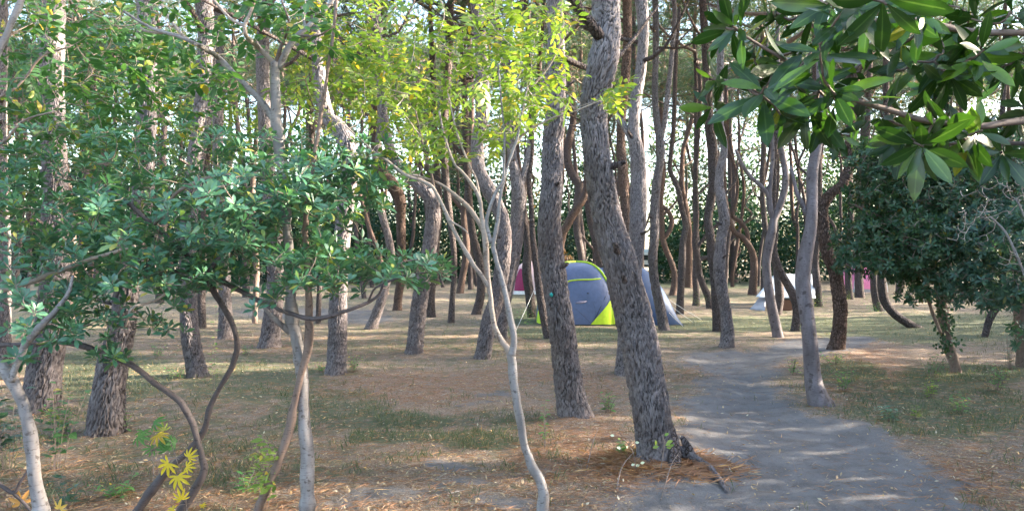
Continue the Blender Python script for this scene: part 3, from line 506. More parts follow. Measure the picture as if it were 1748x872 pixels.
T=ell([(95,410,140,120,3.3,5.2,190),(300,400,150,110,3.4,5.2,230),(470,370,120,95,3.3,5.0,180),(565,320,80,75,3.5,5.0,95),(640,300,70,60,3.8,5.2,40),(470,260,110,40,3.8,5.2,50),(570,455,110,55,3.4,4.8,95),(690,455,90,34,3.5,4.5,34),(150,530,120,55,3.3,4.9,84),(330,470,120,34,3.5,4.8,46),(60,300,100,80,3.6,5.4,80),(250,270,210,65,3.7,5.4,110),(455,512,24,18,3.5,3.8,5),(60,590,40,18,3.6,4.2,5),(215,600,45,18,3.8,4.4,8),(300,545,30,26,3.9,4.3,6),(700,445,60,30,3.9,4.4,5)],g)
ac,dr=grow(nd,T,g); ac.V=[v-b for v in ac.V]; ob('twigs',ac.mesh('twigs',M_twig),t,kind='stuff')
P,A,Nn,S=whorl(T,dr*.6,(8,12),g,1.05,.75,(.75,1.1))
obov=[leaf_t(.074,.026,4,.22,c,.66) for c in(.05,.15,.28)]
put_leaves(t,P,A,Nn,S,obov,M_shrub,300,g,b)
# ------------------------------------------------------------------ S1 curved white sapling, left edge
g=np.random.default_rng(6); b=gpt(74,960); t=thing('pale_sapling',tuple(b),'curved white-barked sapling cutting across the lower left corner','tree','pale-barked saplings'); D=3.73
nd=[stem(t,b,L4([(74,975,27),(72,920,26),(68,868,24),(60,800,22),(52,736,21),(39,690,20),(18,645,20),(-12,608,18),(-60,540,17),(-90,420,15),(-70,280,13),(-30,150,11),(20,40,10),(60,-60,8)],D),M_pale,'trunk',20,.015,.03)]
nd.append(stem(t,b,L4([(18,650,11),(27,622,11),(45,585,12),(75,551,11),(95,531,9),(118,500,7),(125,470,5)],3.7),M_pale,'branch'))
nd.append(stem(t,b,L4([(-60,230,6),(-10,170,5),(30,150,4),(70,95,3),(120,80,2.5)],4.3),M_twig,'branch')); nd.append(stem(t,b,L4([(-70,280,6),(0,250,5),(40,205,3.5),(95,190,3)],4.3),M_twig,'branch'))
nd=np.vstack(nd)[::3]
T=ell([(120,60,170,90,3.6,6.2,140),(60,200,120,90,3.8,6.2,95),(300,110,110,70,4,6,70),(210,190,120,60,4.0,6,70)],g)
ac,dr=grow(nd,T,g); ac.V=[v-b for v in ac.V]; ob('twigs',ac.mesh('twigs',M_twig),t,kind='stuff')
P,A,Nn,S=sprig(T,dr,(6,9),g,.15); oval=[leaf_t(.075,.034,4,.2,c,.5) for c in(.08,.2)]
put_leaves(t,P,A,Nn,S,oval,M_mid,150,g,b)
# ------------------------------------------------------------------ S2 tall white sapling
g=np.random.default_rng(8); b=gpt(522,890); t=thing('pale_sapling',tuple(b),'tall white-barked sapling with forked crown, left of centre','tree','pale-barked saplings'); D=4.3
nd=[stem(t,b,L4([(522,905,29),(522,885,28),(523,872,27),(525,815,25),(523,761,23),(518,700,21),(517,661,20),(514,620,21),(507,580,23),(499,555,21),(497,520,17),(497,470,15),(496,436,15),(490,380,15),(486,330,15),(481,285,16),(475,245,17),(472,210,18),(471,180,17),(470,140,16),(471,108,17)],D),M_pale,'trunk',22,.015,.035)]
nd.append(stem(t,b,[(470,210,11,D),(452,180,10,D),(425,150,10,D),(395,122,10,D),(370,95,9,D),(335,75,7,3.9),(300,62,6,3.9),(255,48,5,4),(210,20,4,4)],M_pale,'limb'))
nd.append(stem(t,b,[(470,112,8,D),(455,95,8,D),(437,78,8,D),(420,62,7,3.7),(417,42,6,3.7),(430,18,5,3.7),(440,-20,4,3.7)],M_tan,'limb'))
nd.append(stem(t,b,[(472,108,9,D),(478,85,7,D),(487,65,5,D),(495,40,4,3.9),(480,0,3,3.9)],M_brown,'limb'))
nd.append(stem(t,b,[(475,118,10,D),(487,90,10,D),(500,70,9,D),(522,50,8,D),(555,18,6,D),(590,-30,5,D)],M_pale,'limb'))
nd.append(stem(t,b,[(495,68,5,D),(520,62,5,D),(545,62,4,3.9),(570,45,3,3.9)],M_brown,'branch')); nd.append(stem(t,b,[(522,50,5,D),(517,25,5,D),(515,-20,4,D)],M_pale,'branch'))
nd.append(stem(t,b,[(417,45,5,3.7),(390,30,5,3.7),(360,-5,4,3.7)],M_tan,'branch')); nd.append(stem(t,b,[(320,70,5,3.9),(290,35,5,3.9),(265,-10,4,3.9)],M_tan,'branch'))
nd.append(stem(t,b,[(335,78,5,3.9),(310,60,5,4),(250,55,4,4),(240,48,4,4)],M_tan,'branch'))
nd.append(stem(t,b,[(494,566,11,D),(482,556,10,4.26),(468,543,9,4.24),(456,530,7,4.2),(448,520,4,4.2)],M_pale,'branch'))
nd=np.vstack(nd[1:-1])[::3]
T=ell([(350,35,120,45,3.5,4.6,26),(470,25,110,40,3.4,4.6,22),(560,60,60,50,3.5,4.6,16),(330,130,90,30,3.6,4.4,12)],g)
ac,dr=grow(nd,T,g); ac.V=[v-b for v in ac.V]; ob('twigs',ac.mesh('twigs',M_tan),t,kind='stuff')
P,A,Nn,S=sprig(T,dr,(5,8),g,.14); put_leaves(t,P,A,Nn,S,oval,M_mid,120,g,b)
# ------------------------------------------------------------------ S3 brown slender stem
g=np.random.default_rng(9); b=gpt(432,895); t=thing('brown_sapling',tuple(b),'slender brown sapling leaning behind the tall white one','tree'); D=4.25
nd=[stem(t,b,L4([(430,905,13),(442,866,13),(455,832,13),(467,806,13),(485,760,14),(497,726,14),(504,676,12),(515,635,11),(524,606,13),(527,576,16),(527,545,12),(527,511,11),(525,466,10),(520,380,9),(540,250,8),(560,120,6),(575,0,5)],D),M_brown,'trunk')]
T=ell([(560,60,60,60,4.2,5,18),(530,160,60,50,4.2,5,10),(455,770,14,22,4.1,4.3,4),(448,830,12,20,4.1,4.3,4)],g); ac,dr=grow(np.vstack(nd)[::3],T,g); ac.V=[v-b for v in ac.V]; ob('twigs',ac.mesh('twigs',M_brown),t,kind='stuff')
P,A,Nn,S=sprig(T,dr,(6,9),g,.14); put_leaves(t,P,A,Nn,S,[leaf_t(.07,.026,4,.2,.15,.5)],M_yel,60,g,b)
# ------------------------------------------------------------------ S5 pale Y sapling with yellow-green crown
g=np.random.default_rng(10); b=gpt(930,878); t=thing('pale_sapling',tuple(b),'pale crooked sapling with looped stems and a sunlit yellow-green crown, centre','tree','pale-barked saplings'); D=4.42; nd=[]
nd.append(stem(t,b,L4([(929,893,24),(926,868,20),(929,840,19),(921,815,17),(909,796,17),(901,775,15),(894,756,14),(890,721,14),(882,685,14),(877,655,15),(875,628,16),(872,604,17)],D),M_pale,'trunk',18,.012,.04))
nd.append(stem(t,b,L4([(873,606,13),(864,592,11),(853,578,11),(845,561,10),(841,531,9),(837,501,9),(834,476,9),(832,450,10),(830,425,12),(827,400,11),(823,370,8),(820,341,7),(808,318,6),(790,293,5),(775,280,4),(760,240,4),(750,190,3)],D),M_tan,'stem'))
nd.append(stem(t,b,L4([(873,606,13),(877,588,12),(876,565,12),(871,541,11),(866,515,10),(860,485,10),(853,462,9),(846,440,9),(840,420,9),(846,395,8),(851,370,7),(854,345,6),(858,318,6),(866,283,5),(878,255,5),(887,215,4),(900,150,3)],D-.1),M_pale,'stem'))
for q,m in (([(829,402,8),(815,375,8),(800,353,8),(785,340,7),(772,329,6),(752,314,5),(722,303,4),(690,296,3),(650,270,3)],M_tan),([(834,490,7),(822,470,7),(805,448,7),(788,418,7),(767,377,7),(756,352,6),(748,336,6),(737,318,6),(717,308,5),(691,298,5),(666,278,4),(641,263,4),(616,238,3),(590,215,3)],M_tan),([(742,326,5),(737,300,5),(733,285,4),(720,240,3),(710,190,3)],M_brown),([(838,415,8),(830,380,7),(838,349,6),(848,326,5),(860,308,5),(861,275,4),(862,240,4),(856,180,3),(850,110,3)],M_pale),([(870,262,4),(888,234,4),(905,222,4),(922,212,3),(936,204,3),(980,190,2.5),(1030,170,2.5)],M_tan),([(766,376,4),(790,390,3),(800,400,2)],M_tan),([(828,395,5),(822,360,4),(815,310,4),(800,280,3),(780,230,3),(765,160,3)],M_tan),([(887,215,4),(900,160,3.5),(940,110,3),(975,40,3)],M_tan)):
    nd.append(stem(t,b,L4(q,D+g.uniform(-.15,.15)),m,'branch',10,.03))
nd=np.vstack(nd[1:])[::3]
T=ell([(745,80,180,95,3.7,6.2,150),(880,110,110,115,3.8,5.8,115),(700,190,95,70,3.9,6.2,70),(850,200,90,50,3.9,5.2,42),(760,250,90,40,4.0,5.2,26),(930,60,60,60,3.9,5.0,26),(1050,165,26,32,3.8,4.3,11),(620,100,70,80,4.4,6.2,36),(940,170,40,40,4,4.6,10),(520,190,60,40,5,6.5,14),(640,270,50,20,4.2,4.8,7)],g)
ac,dr=grow(nd,T,g,r0=.003,r1=.001); ac.V=[v-b for v in ac.V]; ob('twigs',ac.mesh('twigs',M_tan),t,kind='stuff')
P,A,Nn,S=sprig(T,dr,(7,10),g,.17); ly=[leaf_t(.068,.027,4,.2,c,.5) for c in(.08,.22)]
put_leaves(t,P,A,Nn,S,ly,M_yel,300,g,b)
# ------------------------------------------------------------------ broad-leaved tree at the upper right (its trunk stands right of the view)
g=np.random.default_rng(12); b=np.array([2.35,2.25,gz1(2.35,2.25)]); t=thing('broadleaf_tree',tuple(b),'broad-leaved evergreen whose big glossy leaves hang into the upper right','tree')
V,Q,ck,ce=tube(spline([[0,0,-.1,.12],[.05,0,.8,.1],[-.03,.05,1.8,.09],[.04,0,2.9,.07],[0,.1,4.2,.04]],.08),20,lump=.05); ob('trunk',mesh('trunk',V,Q,M_brown,{'crack':ck,'cell':ce}),t)
nd=[]; e1=wp(2010,230,2.25)
nd.append(stem(t,b,[(2150,300,26,2.3),(1980,215,18,2.1),(1850,205,14,2.0),(1748,207,13,1.95),(1681,215,12,1.92),(1591,207,11,1.9),(1521,190,10,1.88),(1471,175,9,1.86),(1426,160,8,1.85),(1391,145,8,1.84),(1366,125,7,1.82),(1335,100,6,1.8),(1290,75,5,1.78),(1262,55,4,1.76)],M_brown,'branch',14,.015))
nd.append(stem(t,b,[(2150,120,24,2.3),(1960,60,16,2.2),(1850,62,13,2.15),(1748,57,12,2.1),(1681,57,11,2.1),(1611,47,10,2.05),(1561,35,8,2.0),(1500,22,7,1.95),(1450,10,6,1.9),(1400,8,5,1.85)],M_brown,'branch',14,.015))
nd.append(stem(t,b,[(2100,330,14,2.3),(1850,252,12,2.15),(1790,243,12,2.1),(1740,245,8,2.1),(1681,245,6,2.1),(1611,230,5,2.05),(1581,215,4,2.0)],M_dark,'branch',10,.015))
nd=np.vstack(nd)[::3]
tips=[(1250,45,1.75),(1212,135,1.8),(1300,160,1.8),(1335,95,1.85),(1385,88,1.8),(1340,205,1.75),(1415,148,1.7),(1425,165,1.75),(1470,150,1.9),(1440,20,1.6),(1468,5,1.55),(1505,-5,1.65),(1560,30,1.8),(1400,215,1.9),(1530,120,2.0),(1600,95,2.0),(1680,85,1.9),(1675,80,2.0),(1710,115,2.2),(1650,130,2.1),(1600,170,2.2),(1560,240,1.9),(1540,215,2.2),(1640,235,2.2),(1700,230,2.2),(1745,180,2.0),(1650,240,1.9),(1710,260,2.0),(1480,80,2.0),(1455,120,2.1),(1580,150,2.2),(1660,20,2.2),(1725,20,2.1),(1380,20,1.9),(1310,25,2.0),(1290,110,2.1),(1365,150,2.1),(1420,70,2.2),(1530,60,2.3),(1620,10,2.2),(1740,90,2.2),(1500,180,2.2),(1590,215,1.9)]
T=np.array([wp(*q) for q in tips]); T=np.vstack([T,T+g.normal(size=T.shape)*[.04,.07,.035]]) ; T=T
ac,dr=grow(nd,T,g,r0=.006,r1=.0028,steps=6); ac.V=[v-b for v in ac.V]; ob('twigs',ac.mesh('twigs',M_brown),t,kind='stuff')
dr=dr*.8+np.array([-.25,-.15,0]); P,A,Nn,S=whorl(T,dr,(6,9),g,1.2,.1,(.6,1.15),.02); A=A+np.array([-.15,0,-.28])
bl=[leaf_t(.118,.034,7,.18,c,.58,.02,.85) for c in(.05,.15,.28)]
n=420; U=np.stack([g.uniform(.5,3.8,n),g.uniform(-.6,3.0,n),g.uniform(2.55,4.6,n)],1); U=U[U[:,2]>1.55+.42*np.maximum(U[:,1],0)+.35]; P2,A2,N2,S2=whorl(U,np.tile([0,0,1.],(len(U),1))+g.normal(size=U.shape)*.6,(6,9),g,1.2,.1,(.8,1.1),.02)  # unseen upper crown, added to shade the branches below it
ac,dr=grow(np.array([[2.3,2.2,2.9],[2.35,2.3,3.6],[2.35,2.3,4.2]]),U,g,r0=.006,r1=.003,steps=4); ac.V=[v-b for v in ac.V]; ob('upper_twigs',ac.mesh('upper_twigs',M_brown),t,kind='stuff')
put_leaves(t,P,A,Nn,S,bl,M_big,300,g,b); put_leaves(t,P2,A2,N2,S2,bl,M_big,0,g,b,stuffname='upper_foliage')
# ------------------------------------------------------------------ dark evergreens at right
def evergreen(label,bpx,bpy_,stems,clumps,seed,mat=M_ever,leaf=(.055,.022),kind='whorl',nl=(6,9),nparts=60,sm_=M_brown,extra=None,n='evergreen_tree',cat='tree',d=None,group=None,tw=M_twig,size=(.8,1.2)):
    g=np.random.default_rng(seed); b=gpt(bpx,bpy_); t=thing(n,tuple(b),label,cat,group); nd=[]
    for nm,q in stems: nd.append(stem(t,b,q,sm_,nm,14,.05,.05))
    nd=np.vstack(nd)[::2]; T=ell(clumps,g); 
    if extra is not None: T=np.vstack([T,extra])
    ac,dr=grow(nd,T,g,r0=.006,r1=.002,steps=4); ac.V=[v-b for v in ac.V]; ob('twigs',ac.mesh('twigs',tw),t,kind='stuff')
    if kind=='whorl': P,A,Nn,S=whorl(T,dr,nl,g,1.15,.25,size)
    else: P,A,Nn,S=sprig(T,dr,nl,g,.22,size)
    put_leaves(t,P,A,Nn,S,[leaf_t(leaf[0],leaf[1],3,.2,.15,.55),leaf_t(leaf[0],leaf[1],3,.2,.3,.55)],mat,nparts,g,b); return t,b,g
d=dep(634)
t,b,g=evergreen('dark bushy evergreen on an ivy-wrapped trunk, right of the elbowed trunk',1631,634,[('trunk',L4([(1634,645,19),(1630,620,17),(1621,595,16),(1613,560,17),(1607,511,17),(1602,440,15),(1590,370,12),(1575,300,9),(1560,240,6)],d)),('stem',L4([(1606,568,5),(1596,545,6),(1588,520,6),(1578,495,5),(1560,440,5),(1530,380,4)],d-.2)),('limb',L4([(1602,440,9),(1560,400,8),(1500,370,6),(1460,350,4)],d)),('limb',L4([(1602,450,8),(1640,410,6),(1680,380,5)],d))],
 [(1548,330,88,70,8.6,11,700),(1515,265,50,40,9.2,11,150),(1640,250,90,45,8.8,11,260),(1530,245,60,30,9,11,120),(1518,410,80,60,8.4,11,480),(1580,400,90,75,8.6,11,520),(1570,275,110,45,8.8,10.8,330),(1478,445,42,30,8.8,10.4,120),(1590,475,60,28,8.8,10.4,160),(1560,505,28,16,9,9.8,26),(1640,360,60,80,9,11,120)],31,leaf=(.078,.032),nparts=60)
# ivy on its trunk
gi=np.random.default_rng(77); n=420; tt=gi.uniform(0,1,n); py=600-tt*160; px=np.interp(py,[440,511,560,600],[1602,1607,1613,1622])+gi.normal(size=n)*9; P=np.array([wp(a,c,d-.06+gi.uniform(-.08,.05)) for a,c in zip(px,py)])
A=gi.normal(size=(n,3))*.5+[0,-.2,-.8]; put_leaves(t,P,A,np.tile([0,-1.,.3],(n,1))+gi.normal(size=(n,3))*.4,gi.uniform(.7,1.1,n),[leaf_t(.055,.04,3,.2,.15,.4)],M_ever,40,gi,b,stuffname='ivy')
d2=dep(626)
evergreen('bluish evergreen with bare pale twigs at the right edge, dark plated trunk',1752,630,[('trunk',L4([(1754,640,30),(1751,600,27),(1746,560,26),(1740,500,23),(1738,400,18),(1742,260,12)],d2)),('limb',L4([(1740,480,10),(1700,440,7),(1660,420,5)],d2-.4)),('limb',L4([(1741,400,10),(1710,350,7),(1680,300,5)],d2-.5))],
 [(1690,485,75,45,7.6,9.6,330),(1680,400,80,55,7.6,9.8,340),(1720,330,75,65,8,10.5,320),(1740,440,50,90,7.5,9.5,260),(1770,300,80,100,8,10.5,260),(1745,560,12,40,8.9,9.4,14)],32,leaf=(.078,.03),mat=leafmat('bluish_leaf',(.035,.085,.06),(.06,.125,.09),(.10,.18,.09),.25,.4,.5),tw=M_twig)
# bare twig spray in front of it
b=gpt(1735,640); t=thing('bare_shrub',tuple(b),'leafless spray of pale grey twigs before the bluish evergreen','shrub'); g=np.random.default_rng(33)
nd=[stem(t,b,L4([(1760,650,7),(1765,560,6),(1755,480,5),(1720,400,4),(1690,370,3)],7.6),M_pale,'stem',8),stem(t,b,L4([(1755,480,4),(1760,400,4),(1735,340,3)],7.6),M_pale,'stem',8)]
T=ell([(1690,350,55,45,7.3,8,34),(1720,310,40,30,7.3,8,16),(1660,390,40,40,7.3,8,16),(1730,440,30,30,7.3,7.8,14)],g); ac,dr=grow(np.vstack(nd)[::2],T,g,r0=.006,r1=.0025); ac.V=[v-b for v in ac.V]; ob('twigs',ac.mesh('twigs',M_tan),t,kind='stuff')
# leafy trees further back on the left
evergreen('far-left leafy evergreen rising behind the shrub foliage',120,560,[('trunk',L4([(120,562,14),(125,450,13),(118,330,12),(100,200,10),(90,80,7)],dep(560)))],[(60,120,120,90,13,19,240),(150,230,120,80,13,19,210),(0,240,90,90,13,19,170),(210,120,70,80,14,19,130),(60,380,120,60,13,19,150),(280,330,90,70,13,19,120)],34,mat=M_mid,leaf=(.13,.06),nl=(7,10),nparts=0)
evergreen('yellowing leafy tree behind the tall white sapling',435,552,[('trunk',L4([(435,553,10),(438,450,9),(430,330,9),(440,200,7),(450,120,5)],dep(552)))],[(560,130,90,60,13,18,190),(400,210,70,50,13,18,130),(520,70,80,50,13,18,120),(330,230,70,40,13,18,70),(650,150,70,80,14,19,150),(700,60,90,50,14,19,100)],35,mat=M_yel,leaf=(.12,.055),nl=(6,9),nparts=0)
evergreen('small orange-brown shrub glimpsed behind the grey tent',965,497,[('stem',L4([(965,499,4),(966,470,3),(968,440,2)],dep(497)))],[(966,440,22,18,30,33,34)],36,mat=leafmat('russet_leaf',(.16,.075,.03),(.22,.12,.04),(.10,.12,.03),.3,.6),leaf=(.11,.05),nparts=0,n='autumn_shrub',cat='shrub')
#@MORE
# ------------------------------------------------------------------ small plants
def seg_tube(pts,r,mat,name,parent,b,seg=6):
    S=spline([[*(np.array(p)-b),r*(1-.5*i/len(pts))] for i,p in enumerate(pts)],.03,60); V,Q,ck,ce=tube(S,seg); return ob(name,mesh(name,V,Q,mat),parent)
def plant(label,px,py,h,wd,nst,mat,leaf=(.06,.025),nl=8,name='weed',cat='plant',seed=1,wide=.5,nparts=12,smat=None,upright=.7,group=None):
    """h, wd in metres; several stems with leaves along them"""
    g=np.random.default_rng(seed); b=gpt(px,py); t=thing(name,tuple(b),label,cat,group); P=[];A=[];Nn=[];S=[]
    for k in range(nst):
        a=g.uniform(0,6.28); rr=wd*g.uniform(.1,1); e=b+np.array([math.cos(a)*rr,math.sin(a)*rr,h*g.uniform(.6,1.05)]); s=b+np.array([math.cos(a)*rr*.25,math.sin(a)*rr*.25,-.01]); m=(s+e)/2+np.array([-math.cos(a),-math.sin(a),0])*rr*.15
        if dep(py)<12: seg_tube([s,m,e],.0025,smat or M_twig,'stem',t,b,5)
        for j in range(nl):
            u=.25+.75*j/(nl-1); q=s*(1-u)**2+2*m*u*(1-u)+e*u*u if 0 else s+(e-s)*u; q=q+(m-(s+e)/2)*4*u*(1-u); az=j*2.4+a; P.append(q); A.append([math.cos(az),math.sin(az),.35+g.normal()*.2]); Nn.append([g.normal()*.2-math.cos(az)*.3,g.normal()*.2,1]); S.append(g.uniform(.7,1.2)*(1.1-.3*u))
    put_leaves(t,np.array(P),np.array(A),np.array(Nn),np.array(S),[leaf_t(leaf[0],leaf[1],3,.2,.25,wide)],mat,nparts,g,b); return t
PL=[('green weed tuft at the foot of the straight pine, right side',602,636,.22,.16,9,M_weed),('low green weed left of the straight pine foot',552,634,.14,.16,7,M_weed),('fresh green weed between the two leaning pines',1037,706,.20,.13,8,M_weed),('spindly light green weed left of the thick leaning pine foot',930,765,.42,.07,4,M_weed),
('leafy yellow-green plant at the foot of the brown sapling',452,868,.42,.12,6,M_yel),('yellow-green bush beyond the tent guy lines',1194,528,.55,.5,12,M_yel),('weed cluster left of the pale knotted trunk foot',1352,640,.25,.22,9,M_weed),('weeds growing right of the pale knotted trunk foot',1440,670,.30,.22,12,M_weed),
('green plants in front of the slim pine by the white tarp',1399,532,.65,.35,10,M_weed),('bluish-green broad weed on the needle bed, right foreground',1520,722,.14,.2,9,M_shrub),('yellow-flecked weed in the right grass',1590,680,.22,.14,8,M_yel),('second yellow-green weed nearer the path, right grass',1562,716,.15,.08,4,M_yel),
('dark weeds around the ivy-wrapped trunk foot',1590,644,.30,.3,14,M_mid),('weed clump right of the ivy-wrapped trunk',1700,668,.28,.3,14,M_weed),('leafy plant by the dark trunk at the right edge',1722,630,.6,.2,10,M_ever),('green weeds around the elbowed trunk foot',1425,622,.2,.3,12,M_weed),
('low weed patch left of the curved pine foot',300,646,.16,.18,8,M_weed),('small green weed behind the shrub foliage at left',268,612,.2,.2,8,M_weed),('green weed at the foot of the stout flaring pine',212,734,.2,.08,5,M_weed),('twiggy weed right below the maroon tent trunk',898,560,.5,.35,10,M_weed),
('light tuft in the grass left of the orange-lit pine',1345,512,.3,.4,8,M_weed),('small weed at left edge of the far clearing',420,606,.15,.14,6,M_weed),('grassy weed in the middle of the right needle bed',1640,706,.2,.18,9,M_weed),('yellowish far bush past the pink tent trunks',1450,515,.35,.5,8,M_yel),
('bright green seedling below the white sapling base',418,838,.14,.12,6,M_weed),('green seedling at bottom left beside the orange leaves',205,850,.12,.2,8,M_weed),('small green bush at the foot of the dark curved pine',1490,535,.4,.4,9,M_weed),('spiky pale weed right of the spotted pine foot',1060,780,.12,.06,5,M_weed)]
for i,(lb,px,py,h,wd,ns,m) in enumerate(PL): plant(lb,px,py,h,wd,ns,m,seed=100+i)
plant('thin young tree with sparse leaves right of the curved pine',365,668,.95,.07,3,M_weed,(.075,.035),9,'seedling','seedling',141)
plant('round-leaved green bush behind the curved white sapling',95,800,.62,.24,9,M_mid,(.075,.062),8,'bush','bush',142,.4,40)
plant('round-leaved dark green bush in the lower left corner',12,800,.75,.2,9,M_ever,(.085,.07),9,'bush','bush',143,.4,50)
plant('low leafy bush at the foot of the far-left stout pine',110,740,.30,.25,12,M_weed,(.06,.03),8,'bush','bush',144,.5,20)
plant('leafy dark plant beside the curved white sapling base',120,868,.22,.14,5,M_ever,(.07,.035),7,'seedling','seedling',145,.45,20)
# pale-leaved seedling beside the big trunk
def leafy_stem(label,pts,leafs,mat,tmp,b,name='seedling',seed=1,smat=None,r=.003):
    g=np.random.default_rng(seed); t=thing(name,tuple(b),label,'seedling'); seg_tube(pts,r,smat or M_twig,'stem',t,b)
    me=mesh('leaf',tmp[0],[tmp[1]],mat,{'rnd':np.zeros(len(tmp[0]))})
    for (p,a,nr,s) in leafs:
        p=np.array(p); j=int(np.argmin([np.linalg.norm(np.array(q)-p) for q in pts])); a=np.array(a,float); B=basis(a[None],np.array(nr,float)[None])[0]
        seg_tube([pts[j],(np.array(pts[j])+p)/2+[0,0,.01],p],.0015,smat or M_twig,'stalk',t,b,4)
        o=ob('leaf',me,t); M=np.eye(4); M[:3,:3]=B*s; M[:3,3]=p-b; o.matrix_local=Matrix(M.tolist())
    return t
D=5.15; b=gpt(1085,800); pts=[wp(1086,800,D),wp(1080,770,D),wp(1066,750,D),wp(1056,735,D)]; g=np.random.default_rng(3)
leafy_stem('pale-leaved seedling just left of the thick leaning pine foot',pts,[(wp(x,y,D+g.uniform(-.05,.05)),[g.normal(),-.3,.3],[g.normal()*.3,-1,.6],g.uniform(.8,1.2)) for x,y in((1049,743),(1058,750),(1084,755),(1060,765),(1072,764),(1077,793),(1085,795),(1093,790))],M_palel,leaf_t(.030,.02,3,.1,.1,.45),b)
D=4.95; b=gpt(1128,805); pts=[wp(1128,800,D),wp(1132,775,D),wp(1134,755,D),wp(1131,742,D)]
leafy_stem('yellowing seedling growing against the foot of the thick leaning pine',pts,[(wp(x,y,D+g.uniform(-.03,.03)),[g.normal(),-.2,.4],[g.normal()*.3,-1,.6],g.uniform(.8,1.2)) for x,y in((1134,743),(1138,755),(1142,762),(1120,760),(1114,764),(1136,760),(1146,764))],M_yel,leaf_t(.04,.022,3,.1,.1,.45),b)
pal=palm_t(.085,7,.30,.45); pal5=palm_t(.08,5,.38,.3)
D=4.2; b=gpt(318,905); pts=[wp(320,900,D),wp(318,860,D),wp(312,820,D),wp(300,780,D),wp(290,750,D)]
leafy_stem('yellow palmate maple seedling before the dark forked stems',pts,[(wp(288,790,D-.02),[-.5,-.2,-.6],[0,-1,.3],1.0),(wp(303,812,D-.04),[.3,-.3,-.8],[0,-1,.4],1.0),(wp(321,780,D),[.6,-.1,.6],[0,-1,.2],.7),(wp(318,796,D-.02),[1,0,-.1],[0,-1,.4],.6),(wp(310,852,D-.05),[-.2,-.3,.7],[0,-1,.5],.75),(wp(297,868,D-.06),[-1,-.2,-.1],[0,-.6,1],.7),(wp(345,860,D),[.2,0,-1],[0,-1,.3],.35)],M_gold,pal,b,'maple_seedling',2)
b=gpt(258,840); D=4.6; pts=[wp(262,840,D),wp(262,800,D),wp(258,770,D),wp(252,745,D)]
leafy_stem('green palmate maple seedling behind the yellow one',pts,[(wp(x,y,D+g.uniform(-.08,.08)),[g.normal(),-.2,g.normal()*.4],[g.normal()*.3,-.7,.8],g.uniform(.75,1.05)) for x,y in((245,735),(262,722),(280,735),(235,745),(272,755),(290,752),(262,765),(285,768),(268,742),(300,756))],M_weed,pal,b,'maple_seedling',3)
b=gpt(38,905); D=3.9; pts=[wp(36,905,D),wp(34,875,D),wp(35,858,D)]
leafy_stem('orange lobed maple leaf on a short seedling at the bottom left corner',pts,[(wp(36,858,D),[-.2,-.2,.7],[0,-.8,.5],1.0)],M_oran,pal5,b,'maple_seedling',4)
b=gpt(103,905); D=3.95; pts=[wp(104,908,D),wp(102,885,D),wp(101,870,D)]
leafy_stem('golden lobed maple leaf right of the curved white sapling base',pts,[(wp(101,868,D),[.1,-.2,.5],[0,-.9,.4],.72)],leafmat('amber_leaf',(.75,.45,.12),(.7,.5,.15),(.6,.4,.1),.4,.5),pal5,b,'maple_seedling',5)
b=gpt(-10,850); D=3.9; t=thing('bent_stem',tuple(b),'dark bare bent stem low at the left edge','branch'); seg_tube([wp(-40,800,D),wp(5,830,D),wp(25,842,D),wp(33,825,D),wp(50,800,D)],.012,M_dark,'stem',t,wp(-10,850,D)*0+b,8); seg_tube([wp(20,838,D),wp(45,862,D),wp(60,880,D)],.01,M_dark,'stem',t,b,8)
# exposed root, broken stub and dead twigs at the big trunk
bt=[o for o in COL.objects if o.get('label','').startswith('thick leaning pine')][0]; bb=np.array(bt.location)
def part_tube(parent,b,pts,mat,name,seg=12,step=.012,lump=.1,disp=None):
    S=spline([[*(np.array(p[:3])-b),p[3]] for p in pts],step,300); V,Q,ck,ce=tube(S,seg,disp,lump=lump,seed=4); return ob(name,mesh(name,V,Q,mat,{'crack':ck,'cell':ce}),parent)
def gp(px,py,dz=0): q=gpt(px,py); q[2]+=dz; return q
part_tube(bt,bb,[(*gp(1140,790,.07),.05),(*gp(1168,792,.05),.034),(*gp(1192,797,.035),.027),(*gp(1213,806,.03),.023),(*gp(1232,822,.02),.016),(*gp(1240,832,.005),.006)],M_bark_geo,'root',40,.006,.12,(.03,.04,.006))
part_tube(bt,bb,[(*gp(1150,806,-.02),.045),(*gp(1151,797,.09),.038),(*gp(1146,790,.2),.026),(*gp(1143,786,.27),.012)],M_bark,'stub',14,.02,.2)
part_tube(bt,bb,[(*gp(1180,794,.04),.035),(*gp(1172,792,.10),.028),(*gp(1164,790,.16),.014)],M_bark,'stub',12,.02,.2)
for i,(q,lb) in enumerate([([(1200,801,.02,.007),(1225,801,.03,.006),(1243,793,.05,.005),(1259,786,.08,.003)],'pale dead twig pointing right from the exposed root'),([(1052,838,.005,.005),(1062,812,.06,.004),(1082,800,.10,.003)],'arched dead twig left of the thick leaning pine foot'),([(1000,806,.0,.004),(1012,782,.12,.003),(1022,770,.2,.002)],'thin upright dead stalk between the leaning pines'),([(1128,850,.01,.004),(1145,812,.05,.004),(1158,800,.08,.003)],'pale dead twig lying in the needle heap')]):
    b=gp(q[0][0],q[0][1]); t=thing('dead_twig',tuple(b),lb,'twig','dead twigs on the ground'); part_tube(t,b,[(*gp(x,y,z),r) for x,y,z,r in q],M_twig,'stick',6,.02,.05)
